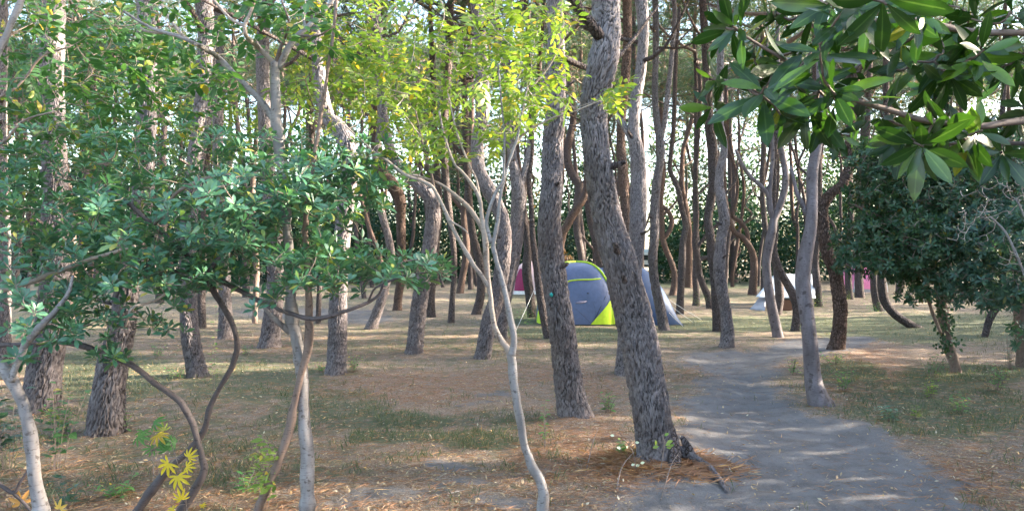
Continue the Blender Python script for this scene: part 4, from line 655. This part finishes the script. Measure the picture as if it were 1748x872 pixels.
# ------------------------------------------------------------------ tents
def dome(a,bd,H,n0=5,rows=18,cols=20,flat=.72):
    """returns function(u in 0..4, z fraction angle) -> xyz and a (rows+1) x (4*cols) grid"""
    def f(u,phi):
        k=np.floor(u); s=(u-k)*2-1; th=(k*90-135+90*(s+1)/2)*np.pi/180; n=n0*(1-phi/(np.pi/2))+2.2*phi/(np.pi/2)
        c=np.cos(th); s_=np.sin(th); rr=(np.abs(c)**n+np.abs(s_)**n)**(-1/n); q=np.cos(phi)**flat; q=np.where(phi>=np.pi/2-1e-6,0,q)
        return np.stack([a*rr*c*q,bd*rr*s_*q,H*np.sin(phi)],-1)
    return f
def dome_parts(t,a,bd,H,panels,sleeve,hem,rows=22,cols=22,skip=None,n0=5,sl_r=.016,flat=.72):
    f=dome(a,bd,H,n0,flat=flat); U,PH=np.meshgrid(np.arange(4*cols+1)/cols,np.linspace(0,np.pi/2,rows+1)); X=f(U%4,PH)
    wr=.012*np.sin(U*9+PH*5)*np.cos(PH*7+U*3); X=X*(1+wr[...,None]*np.array([1,1,0])*.6)
    X[:,-1]=X[:,0]
    fu=(U[:-1,:-1]+U[1:,1:])/2; fz=(X[:-1,:-1,2]+X[1:,1:,2])/2; lab=panels(fu,fz)
    W=4*cols+1; idx=np.arange((rows+1)*W).reshape(rows+1,W); Q=np.stack([idx[:-1,:-1],idx[:-1,1:],idx[1:,1:],idx[1:,:-1]],-1)
    for (nm,mat) in sorted({(n,m.name) for n,m in lab_map.items()}): 
        pass
    for key,mat in lab_map.items():
        q=Q[lab==key]
        if len(q): 
            uq,inv=np.unique(q,return_inverse=True); ob(key.split('#')[0],mesh(key.split('#')[0],X.reshape(-1,3)[uq],[inv.reshape(-1,4)],mat),t)
    for k in range(4):
        ph=np.linspace(.0,np.pi/2,24); P=f(np.full(24,k+0.0001),ph)*1.012; V,Qd,_,_=tube(np.hstack([P,np.full((24,1),sl_r)]),8); ob('pole_sleeve',mesh('pole_sleeve',V,Qd,sleeve),t)
    P=f(np.linspace(0,3.999,70),np.zeros(70))*1.01; V,Qd,_,_=tube(np.hstack([P+[0,0,.02],np.full((70,1),.016)]),6); ob('hem',mesh('hem',V,Qd,hem),t)
    return f
# u: 0..1 front (x from - to +), 1..2 right, 2..3 back, 3..4 left
lab_map={}
def main_panels(u,z):
    k=np.floor(u); s=(u-k)*2-1; lim=.33+.67*z/.66; L=np.full(u.shape,'front_panel',dtype=object); L[k==1]='side_panel'; L[k==2]='rear_panel'; L[k==3]='side_panel#2'
    L[(z>1.0)]='roof_panel';'''; L[g_&(k==1)&(s<0)]='corner_panel'; L[g_&(k==0)&(s<0)]='corner_panel#2'; L[g_&(k==3)&(s>0)]='corner_panel#2'; L[g_&(k==1)&(s>0)]='corner_panel#3'; L[g_&(k==2)&(s<0)]='corner_panel#3'; L[g_&(k==2)&(s>0)]='corner_panel#4'; '''
    return L
lab_map={'front_panel':M_tblue,'side_panel':M_tblue,'side_panel#2':M_tblue,'rear_panel':M_tblue,'roof_panel':M_tblue,'corner_panel':M_tlime,'corner_panel#2':M_tlime,'corner_panel#3':M_tlime,'corner_panel#4':M_tlime}
tc=np.array([1.51,17.35,0.]); tc[2]=gz1(tc[0],tc[1]); t=thing('camping_tent',tuple(tc),'slate-grey dome tent with lime corners and blue side flap between the pines','tent')
f=dome_parts(t,.93,.95,1.40,main_panels,M_tlime,M_tblack,26,28,flat=.62,sl_r=.024)
for kk in range(4):
    zz=np.linspace(0,.66,16); G_=[]
    for z_ in zz:
        l=min(.999,.27+.73*z_/.66); uu=kk+np.linspace((1+l)/2,2-(1+l)/2,13); G_.append(f(uu%4,np.full(13,math.asin(z_/1.40)))*np.array([1.012,1.012,1]))
    G_=np.array(G_); idx=np.arange(16*13).reshape(16,13); Q=np.stack([idx[:-1,:-1],idx[:-1,1:],idx[1:,1:],idx[1:,:-1]],-1).reshape(-1,4); ob('corner_panel',mesh('corner_panel',G_.reshape(-1,3),[Q],M_tlime),t)
def on_front(x,z,out=.012):
    ph=math.asin(min(1,z/1.40)); us=np.linspace(.01,.99,200); P=f(us,np.full(200,ph)); i=np.argmin(abs(P[:,0]-x)); p=P[i]; return np.array([p[0],p[1]-out,p[2]])
band=[on_front((px-992)/1262*16.7,z) for px,z in((966,.84),(968,.93),(974,.985),(984,1.01),(1000,1.02),(1015,1.025),(1029,1.04))]
S=spline([[*p,.017] for p in band],.02); V,Q,_,_=tube(S,8); ob('door_piping',mesh('door_piping',V,Q,M_tlime),t)
for q,r in ((((1012,.02),(1022,.3),(1036,.66)),.006),(((1015,.5),(1018,.25),(1010,.04)),.002),(((985,.38),(1000,.2),(1010,.06)),.003)):
    S=spline([[*on_front((px-992)/1262*16.7,z,.006),r] for px,z in q],.02); V,Q,_,_=tube(S,6); ob('seam',mesh('seam',V,Q,M_tblack),t)
def patch(parent,fn,cx,cz,pts,mat,name):
    n=len(pts); Fp=[fn(cx+x,cz+z,.012) for x,z in pts]; Bp=[fn(cx+x,cz+z,.006) for x,z in pts]; V=np.array(Fp+Bp); i=np.arange(n); j=(i+1)%n; ob(name,mesh(name,V,[i[None],np.stack([j,i,i+n,j+n],1)],mat,smooth=False),parent)
patch(t,on_front,.02,.52,[(-.13,-.02),(-.02,-.03),(.1,-.005),(.14,.03),(.05,.035),(-.08,.02)],M_fade,'printed_mark')
patch(t,on_front,.71,.26,[(-.04,-.03),(-.01,-.035),(.0,-.01),(.035,-.02),(.045,.02),(.015,.03),(0,.055),(-.015,.02)],M_tblue2,'printed_mark')
patch(t,on_front,.18,.72,[(-.02,-.008),(.03,-.008),(.03,.008),(-.02,.01)],M_tblack,'zip_tab')
# blue side flap
prof=[(.42,1.25,.84),(1.05,1.33,.86),(1.50,1.30,.84),(1.95,.86,.80),(2.34,.02,.74)]; rows=[]
pr=spline([[x,h,w_,0.1] for x,h,w_ in prof],.06)[:,:3]; ns=24
G=np.array([[[x,-w_*math.cos(a)*(1.0),max(0.005,h*math.sin(a)**.75)] for a in np.linspace(0,math.pi,ns)] for x,h,w_ in pr]); n=len(G)
idx=np.arange(n*ns).reshape(n,ns); Q=np.stack([idx[:-1,:-1],idx[1:,:-1],idx[1:,1:],idx[:-1,1:]],-1).reshape(-1,4); ob('vestibule',mesh('vestibule',G.reshape(-1,3),[Q],M_tblue2),t)
S=spline([[*G[i][ns//2]+[0,0,.008],.012] for i in range(0,n,3)],.05); V,Q,_,_=tube(S,6); ob('ridge_seam',mesh('ridge_seam',V,Q,M_tblack),t)
for (x0,y0,z0,px,py) in ((1.80,-.3,.70,1184,551),(1.75,-.45,.62,1166,556),(-.95,-.4,.9,880,566),(1.8,.2,.8,1198,545)):
    e=gpt(px,py)-tc; S=spline([[x0,y0,z0,.005],[(x0+e[0])/2,(y0+e[1])/2,(z0+e[2])/2-.02,.005],[*e,.005]],.2); V,Q,_,_=tube(S,5); ob('guy_line',mesh('guy_line',V,Q,M_cord),t)
    V,Q,_,_=tube(spline([[e[0],e[1],e[2]+.06,.008],[e[0]+.02,e[1],e[2]-.08,.004]],.05),6); ob('peg',mesh('peg',V,Q,M_tblack),t)
# maroon and pale tent
def pan2(u,z):
    k=np.floor(u); s=(u-k)*2-1; L=np.full(u.shape,'pale_panel',dtype=object); m=((k==0)&(s<.1-.3*z))|((k==3)&(s>-.6)); L[m&(z<1.0)]='maroon_panel'; L[z<.10]='skirt'; return L
lab_map={'pale_panel':M_cream,'maroon_panel':M_maroon,'skirt':M_white}
c=wp(906,440,29.6); c[2]=gz1(c[0],c[1]); t=thing('camping_tent',tuple(c),'maroon and pale pink dome tent with white skirt, left of the grey tent','tent'); dome_parts(t,.78,.85,1.28,pan2,M_cream,M_white,14,14)
def pan3(u,z):
    k=np.floor(u); s=(u-k)*2-1; L=np.full(u.shape,'pink_panel',dtype=object); L[(k==0)&(s>.25)]='pale_panel'; L[(k==1)]='pale_panel'; L[z>1.08]='roof_panel'; L[z<.07]='skirt'; return L
lab_map={'pale_panel':plain('light_pink_nylon',(.85,.45,.60)),'pink_panel':M_pink,'roof_panel':M_white,'skirt':M_gcl}
c=wp(1472,440,31.5); c[2]=gz1(c[0],c[1]); t=thing('camping_tent',tuple(c),'pink dome tent with white top behind the dark trunks at right','tent'); dome_parts(t,.80,.85,1.24,pan3,M_white,M_gcl,14,14)
# white tarp shelter
def sheet(name,grid,mat,parent,th=.012,b=np.zeros(3)):
    Gd=np.asarray(grid,float)-b; n,m=Gd.shape[:2]; V=np.vstack([Gd.reshape(-1,3),Gd.reshape(-1,3)-[0,-th*.3,th]]); idx=np.arange(n*m).reshape(n,m); Qt=np.stack([idx[:-1,:-1],idx[:-1,1:],idx[1:,1:],idx[1:,:-1]],-1).reshape(-1,4); k=n*m
    per=np.concatenate([idx[0,:-1],idx[:-1,-1],idx[-1,:0:-1],idx[:0:-1,0]]); p2=np.roll(per,-1)
    return ob(name,mesh(name,V,[Qt,Qt[:,::-1]+k,np.stack([p2,per,per+k,p2+k],1)],mat),parent)
def quadgrid(a,b_,c,d_,n=14,sag=.05):
    """a,b near edge left,right; c,d far edge right,left"""
    a,b_,c,d_=map(np.array,(a,b_,c,d_)); u,v=np.meshgrid(np.linspace(0,1,n),np.linspace(0,1,n)); u=u[...,None]; v=v[...,None]
    P=(a*(1-u)+b_*u)*(1-v)+(d_*(1-u)+c*u)*v; P[...,2]-=(sag*np.sin(np.pi*u)*np.sin(np.pi*v))[...,0]+.01*np.sin(u*17+v*5)[...,0]; return P
b=wp(1340,526,22.2); b[2]=gz1(b[0],b[1]); t=thing('tarp_shelter',tuple(b),'low white tarp shelter with grey flap behind the Y-forked trunk','tarp shelter')
sheet('front_slope',quadgrid(wp(1290,506,21.9),wp(1392,509,21.9),wp(1390,467.5,23.2),wp(1322,468,23.2)),M_white,t,b=b)
sheet('rear_slope',quadgrid(wp(1322,467.6,23.22),wp(1390,467.2,23.22),wp(1388,498,24.6),wp(1300,498,24.6)),M_white,t,b=b)
sheet('side_flap',quadgrid(gpt(1279,526),gpt(1306,529),wp(1308,507,22.3),wp(1297,507,22.3),8,.01),M_gcl,t,b=b)
for px,py,d in((1322,468,23.2),(1389,467,23.2)):
    q=wp(px,py,d); z=gz1(q[0],q[1]); V,Q,_,_=tube(spline([[*(np.array([q[0],q[1],z-.05])-b),.015],[*(q-b),.013]],.3),8); ob('pole',mesh('pole',V,Q,M_gcl),t)
def box(name,c,s,mat,parent=None,bev=.01,rz=0):
    import bmesh; bm=bmesh.new(); bmesh.ops.create_cube(bm,size=1); 
    for v in bm.verts: v.co=Vector((v.co.x*s[0],v.co.y*s[1],v.co.z*s[2]))
    bmesh.ops.bevel(bm,geom=bm.edges[:],offset=bev,segments=2,affect='EDGES'); me=bpy.data.meshes.new(name); bm.to_mesh(me); bm.free(); me.materials.append(mat); o=ob(name,me,parent,tuple(c)); o.rotation_euler=(0,0,rz); return o
q=gpt(1341,528); t=thing('storage_box',tuple(q),'brown storage box under the right part of the white tarp','box'); box('body',(0,0,.15),(.30,.3,.30),M_box,t,.02); box('lid',(0,0,.325),(.33,.33,.05),M_tblack,t,.015)
q=gpt(1356,524); t=thing('duffel_bag',tuple(q),'dark bag beside the brown box under the white tarp','bag')
V,Q,_,_=tube(spline([[-.22,0,.12,.04],[-.2,0,.13,.12],[0,0,.14,.14],[.2,0,.13,.12],[.22,0,.12,.04]],.03),16); ob('body',mesh('body',V,Q,M_tblack),t); V,Q,_,_=tube(spline([[-.1,-.05,.24,.01],[-.06,-.06,.34,.01],[.06,-.06,.34,.01],[.1,-.05,.24,.01]],.03),6); ob('handle',mesh('handle',V,Q,M_tblack),t)
# far camper van and sign
q=wp(1103,461,74); q[2]=gz1(q[0],q[1]); t=thing('camper_van',tuple(q),'white camper van far behind the trees, glimpsed right of the big trunk','van')
box('body',(0,0,1.15),(2.3,5.0,1.4),M_white,t,.12); box('roof_pod',(0,.2,2.0),(1.9,3.6,.35),plain('pale_blue_roof',(.62,.72,.78)),t,.12); box('windscreen',(0,-2.5,1.35),(1.7,.06,.5),M_glass,t,.02); box('bumper',(0,-2.53,.55),(2.2,.12,.25),M_tblack,t,.03)
for sx in(-1,1):
    box('headlight',(sx*.85,-2.53,.85),(.3,.06,.18),M_print,t,.02)
    for sy in(-1.7,1.7): V,Q,_,_=tube(np.array([[sx*1.0,sy,.34,.34],[sx*1.2,sy,.34,.34]]),18); ob('wheel',mesh('wheel',V,Q,M_tblack),t)
q=wp(1133,478,46); q[2]=gz1(q[0],q[1]); t=thing('notice_sign',tuple(q),'small pale sign on a thin post beyond the tent','sign'); V,Q,_,_=tube(np.array([[0,0,-.1,.03],[0,0,.9,.03]]),8); ob('post',mesh('post',V,Q,M_gcl),t); box('board',(0,-.04,1.0),(.36,.03,.40),M_print,t,.01)
# ------------------------------------------------------------------ ground sheet (fine in the view, out to the horizon)
cols=np.radians(np.concatenate([np.linspace(-40,40,560),np.linspace(44,316,56)])); rows=np.concatenate([[.3,.8],np.geomspace(1.4,45,360),np.geomspace(50,900,22)])
Rr,Cc=np.meshgrid(rows,cols,indexing='ij'); X=Rr*np.sin(Cc); Y=Rr*np.cos(Cc); Z=gz(X,Y); Z[rows>200]*=0
sa,gr,rd=masks(X.ravel(),Y.ravel()); nr,nc=X.shape; V=np.stack([X,Y,Z],-1).reshape(-1,3); V=np.vstack([V,[0,0,Z[0].mean()]])
i=np.arange(nr-1)[:,None]*nc; j=np.arange(nc)[None]; j2=(j+1)%nc; Q=np.stack([i+j,i+nc+j,i+nc+j2,i+j2],-1).reshape(-1,4); fan=np.stack([np.arange(nc),(np.arange(nc)+1)%nc,np.full(nc,nr*nc)],-1)[:,::-1]
A={'sand':np.append(sa,0),'grass':np.append(gr,.2),'red':np.append(rd,.2)}
wx,wy=X.ravel(),Y.ravel(); inside=inpoly(wx,wy,PW)&(Cc.ravel()<math.radians(41)); inside=np.append(inside,False); fm=inside[Q].all(1)
def submesh(nm,faces):
    uq=np.unique(np.concatenate([f_.ravel() for f_ in faces])); mp=np.full(len(V),-1); mp[uq]=np.arange(len(uq)); return mesh(nm,V[uq],[mp[f_] for f_ in faces],M_soil,{k:v[uq] for k,v in A.items()})
ob('ground',submesh('ground',[Q[~fm],fan]),kind='structure'); ob('path',submesh('path',[Q[fm]]),kind='structure')
# ------------------------------------------------------------------ litter, grass
g=np.random.default_rng(21)
def scatter(n,y0,y1,x0=-30,x1=1780,pw=1.0):
    py=y0+(y1-y0)*g.uniform(0,1,n)**pw; px=g.uniform(x0,x1,n); d=dep(py); x=(px-874)/F*d; return x,d
def blades(x,y,L,Wd,up,name,mat,lab):
    n=len(x); a=g.uniform(0,6.28,n); z=gz(x,y); l=L*g.uniform(.5,1.3,n); dx=np.cos(a)*l; dy=np.sin(a)*l; uz=up*l*g.uniform(.5,1.3,n); px_=-np.sin(a)*Wd/2; py_=np.cos(a)*Wd/2
    hz=np.where(up>.5,0,g.uniform(.002,.012,n)); k=.35 if up>.5 else 1.0
    V=np.stack([np.stack([x-px_,y-py_,z+hz],1),np.stack([x+px_,y+py_,z+hz],1),np.stack([x+dx*k*.4+px_*.7,y+dy*k*.4+py_*.7,z+hz+uz*.6],1),np.stack([x+dx*k,y+dy*k,z+hz*.5+uz],1)],1).reshape(-1,3)
    q=np.arange(n)[:,None]*4; ob(name,mesh(name,V,[q+np.array([[0,1,2]]),q+np.array([[0,2,3]])],mat,{'rnd':np.repeat(g.uniform(0,1,n),4)}),kind='stuff',label=lab)
x,y=scatter(90000,500,900,pw=.8); sa,gr,rd=masks(x,y); k=g.uniform(0,1,len(x))<(1-.93*sm(.4,.6,sa))*(.35+.65*sm(.3,.8,rd)); blades(x[k],y[k],.085,.003,.12,'pine_litter',M_lit,'fallen reddish pine needles strewn over the ground')
x,y=scatter(150000,486,890,pw=.9); sa,gr,rd=masks(x,y); cl=fbm(x*3,y*3,61,3); k=g.uniform(0,1,len(x))<(1-.97*sm(.4,.6,sa))*sm(.3,.95,gr+1.1*(cl-.5))*.8; x=x[k];y=y[k]; blades(x,y,.075,.0045,.75,'grass',M_grass,'thin short grass in patches under the pines')
def flecks(x,y,L,name,mat,lab):
    n=len(x); z=gz(x,y)+g.uniform(.006,.02,n); a=g.uniform(0,6.28,n); t1=g.normal(size=n)*.4; t2=g.normal(size=n)*.4; l=L*g.uniform(.5,1.3,n); c,s=np.cos(a),np.sin(a)
    u=np.stack([c,s,t1],1)*l[:,None]; v=np.stack([-s,c,t2],1)*l[:,None]*.4; o=np.stack([x,y,z],1)
    V=np.stack([o-u,o-v+.1*u,o+u,o+v+.1*u,o+[0,0,.004]],1).reshape(-1,3); q=np.arange(n)[:,None]*5; ob(name,mesh(name,V,[np.vstack([q+np.array([[0,1,4]]),q+np.array([[1,2,4]]),q+np.array([[2,3,4]]),q+np.array([[3,0,4]])])],mat,{'rnd':np.repeat(g.uniform(0,1,n),5)}),kind='stuff',label=lab)
x,y=scatter(9000,495,890); sa,gr,rd=masks(x,y); k=g.uniform(0,1,len(x))<(1-.8*sm(.4,.6,sa)); flecks(x[k],y[k],.016,'leaf_litter',M_ded,'small dry leaves scattered over the forest floor')
x,y=scatter(900,520,890); sa,gr,rd=masks(x,y); blades(x,y,.13,.007,.06,'twig_litter',M_twl,'small fallen twigs scattered on path and forest floor')
# needle heap round the big trunk foot
n=2600; a=g.uniform(0,6.28,n); rr=.17+np.abs(g.normal(size=n))*.16; x=b0[0]+.02+np.cos(a)*rr*1.25; y=b0[1]+np.sin(a)*rr*.8-.05; blades(x,y,.13,.0035,.25,'needle_heap',M_lit,'heap of long dead needles round the foot of the thick leaning pine')
# ------------------------------------------------------------------ undergrowth thickets behind the camp
def thicket(name,n,px0,px1,d0,d1,hf,mat,lab,gaps=(),leaf=.14,seed=1,thr=.4,zp=.75):
    g=np.random.default_rng(seed); px=g.uniform(px0,px1,n); d=g.uniform(d0,d1,n)
    k=np.ones(n,bool)
    for a,c in gaps: k&=~((px>a)&(px<c))
    px=px[k]; d=d[k]; n=len(px); h=hf*(.15+1.4*fbm(px*.016,d*.15,seed,3)**1.3); z=h*g.uniform(0,1,n)**zp; x=(px-874)/F*d
    cl=fbm(x*1.1+z*.5,z*1.7+d,seed+3,3); k=cl>thr+.03*g.normal(size=n); x,z,d=x[k],z[k],d[k]; n=len(x)
    P=np.stack([x,d,z],1); A_=g.normal(size=(n,3)); Nn=g.normal(size=(n,3))+[0,-.4,.5]; v,q=leaf_t(leaf,leaf*.5,2,.15,.15,.5); B=basis(A_,Nn); S=g.uniform(.6,1.3,n)
    VV=np.einsum('nij,kj->nki',B*S[:,None,None],v)+P[:,None]; m=len(v); ob(name,mesh(name,VV.reshape(-1,3),[(q[None]+np.arange(n)[:,None,None]*m).reshape(-1,4)],mat,{'rnd':np.repeat(g.uniform(0,1,n),m)}),kind='stuff',label=lab)
M_dkev=leafmat('deep_green_leaf',(.012,.04,.024),(.022,.06,.034),(.04,.08,.03),.15,.6,.2)
thicket('undergrowth',150000,-150,1900,40,54,7.0,M_dkev,'dark green undergrowth closing off the far side of the grove',gaps=((1092,1112),(1246,1256)),leaf=.26,seed=3,thr=.36)
thicket('far_woodland',190000,-200,1950,58,76,23.0,M_need,'hazy green woodland beyond the undergrowth',gaps=((1094,1110),),leaf=.42,seed=4,thr=.475,zp=1.0)
# ------------------------------------------------------------------ slender far pines, each its own tree
g=np.random.default_rng(44); far=[]
for k in range(1500):
    d=g.uniform(24,56); px=g.uniform(-60,1800); x=(px-874)/F*d
    if 1285<px<1395 and d<26: continue
    if (872<px<912 or 1440<px<1495) and d<36: continue
    if 1092<px<1112 or 1125<px<1140: continue
    if any((x-q[0])**2+(d-q[1])**2<1.8**2 for q in far): continue
    if any(abs(px-a)<9 and d<34 for a,_ in PINES): continue
    far.append((x,d,px))
    if len(far)>=135: break
LM=[(-100,230,'between the left edge and the stout flaring pine'),(230,460,'behind the forked dark stems'),(460,640,'behind the tall white sapling'),(640,830,'left of the looped pale sapling'),(830,1000,'behind the paint-spotted trunk'),(1000,1130,'behind the thick leaning pine and the grey tent'),(1130,1260,'between the tent flap and the twin pines'),(1260,1400,'behind the white tarp'),(1400,1520,'between the elbowed trunk and the curved dark pine'),(1520,1900,'behind the dark evergreens at right')]
ORD=['first','second','third','fourth','fifth','sixth','seventh','eighth','ninth','tenth','eleventh','twelfth','thirteenth','fourteenth','fifteenth','sixteenth','seventeenth','eighteenth','nineteenth','twentieth','twenty-first','twenty-second','twenty-third','twenty-fourth','twenty-fifth','twenty-sixth','twenty-seventh','twenty-eighth']
for a,c,lm in LM:
    S_=sorted([q for q in far if a<=q[2]<c],key=lambda q:q[2])
    for i,(x,d,px) in enumerate(S_):
        yb=436+F*CH/d; wd=g.uniform(.16,.27)*F/d; pts=[(px,yb,wd)]; cur=px; dx=g.normal()*.10; y=yb
        while y>120:
            y-=g.uniform(18,42)*30/d*1.3; dx=dx*.55+g.normal()*.115; cur+=dx*34*30/d; pts.append((cur,y,wd*max(.4,1-.5*(yb-y)/430)))
        pine(pts,f'far slender pine, {ORD[i]} from the left {lm}',d=d,mat=M_bark_red if g.uniform()<.3 else None,geo=False,group='slender far pines',H=g.uniform(9.5,13),csc=1.1)
# ------------------------------------------------------------------ the grove goes on around the viewer (outside the picture), plus an added thicket that blocks sun
lowc=[crown_proto(s,2.4,3.0,520,9,.30,.026,False) for s in (11,12)]
lc=[(np.vstack(a.V),np.vstack(a.P[3]),np.concatenate(a.A)) for a in lowc]
ac=Acc(); g=np.random.default_rng(55); pos=[]
for k in range(5000):
    x=g.uniform(-34,48); y=g.uniform(-26,44)
    if math.hypot(x,y)<2.5: continue
    if y>1 and abs(x)<y*.72+2.0: continue
    if y<-3 and abs(x)<-y*1.5+4: continue
    if x<0 and y>26: continue
    if any((x-a)**2+(y-c)**2<(2.8 if x>0 else 2.75)**2 for a,c in pos): continue
    pos.append((x,y))
for x,y in pos:
    z0=gz1(x,y); H=g.uniform(8.5,11); dxx=g.normal()*.6; rd_=g.uniform(.10,.17); V,Q,_,_=tube(spline([[x,y,z0-.1,rd_],[x+dxx*.5+g.normal()*.2,y+g.normal()*.3,H*.4,rd_*.85],[x+dxx,y,H*.75,rd_*.6],[x+dxx,y,H,rd_*.3]],.8),8); ac.add(V,Q,mi=1)
    v,q,a=lc[int(g.integers(2))]; th=g.uniform(0,6.28); s=g.uniform(.9,1.25); c_,s_=math.cos(th),math.sin(th); W=np.stack([v[:,0]*c_-v[:,1]*s_,v[:,0]*s_+v[:,1]*c_,v[:,2]],1)*s+[x+dxx,y,H]; ac.add(W,[q],a)
n=80000; y=g.uniform(-12,38,n); x=np.maximum(y,1)*.80+3.2+g.uniform(0,5,n)*1.0; z=g.uniform(.0,1,n)**.8*(2.5+1.8*fbm(x*.3,y*.5,91,2)); k=fbm(x*.8+z,y*.8-z*.7,93,3)>np.where(y<12,.14,.40); x,y,z=x[k],y[k],z[k]; n=len(x)  # added thicket out of view, its density shaped to keep low sun off the path
v,q=leaf_t(.22,.10,2,.15,.15,.5); B=basis(g.normal(size=(n,3)),g.normal(size=(n,3))+[0,0,.5]); VV=np.einsum('nij,kj->nki',B*g.uniform(.6,1.3,n)[:,None,None],v)+np.stack([x,y,z],1)[:,None]
ob('shade_thicket',mesh('shade_thicket',VV.reshape(-1,3),[(q[None]+np.arange(n)[:,None,None]*len(v)).reshape(-1,4)],M_ever,{'rnd':np.repeat(g.uniform(0,1,n),len(v))}),kind='stuff',label='unseen evergreen thicket added on the right to block low sun')
ob('surrounding_pine_wood',ac.mesh('surrounding_pine_wood',[M_need,M_bark],False),kind='stuff',label='rest of the pine grove standing around the viewpoint')
print('wood trees',len(pos),'far',len(far),'objects',len(bpy.data.objects),'tris',sum(len(m.loops)-2*len(m.polygons) for m in bpy.data.meshes))
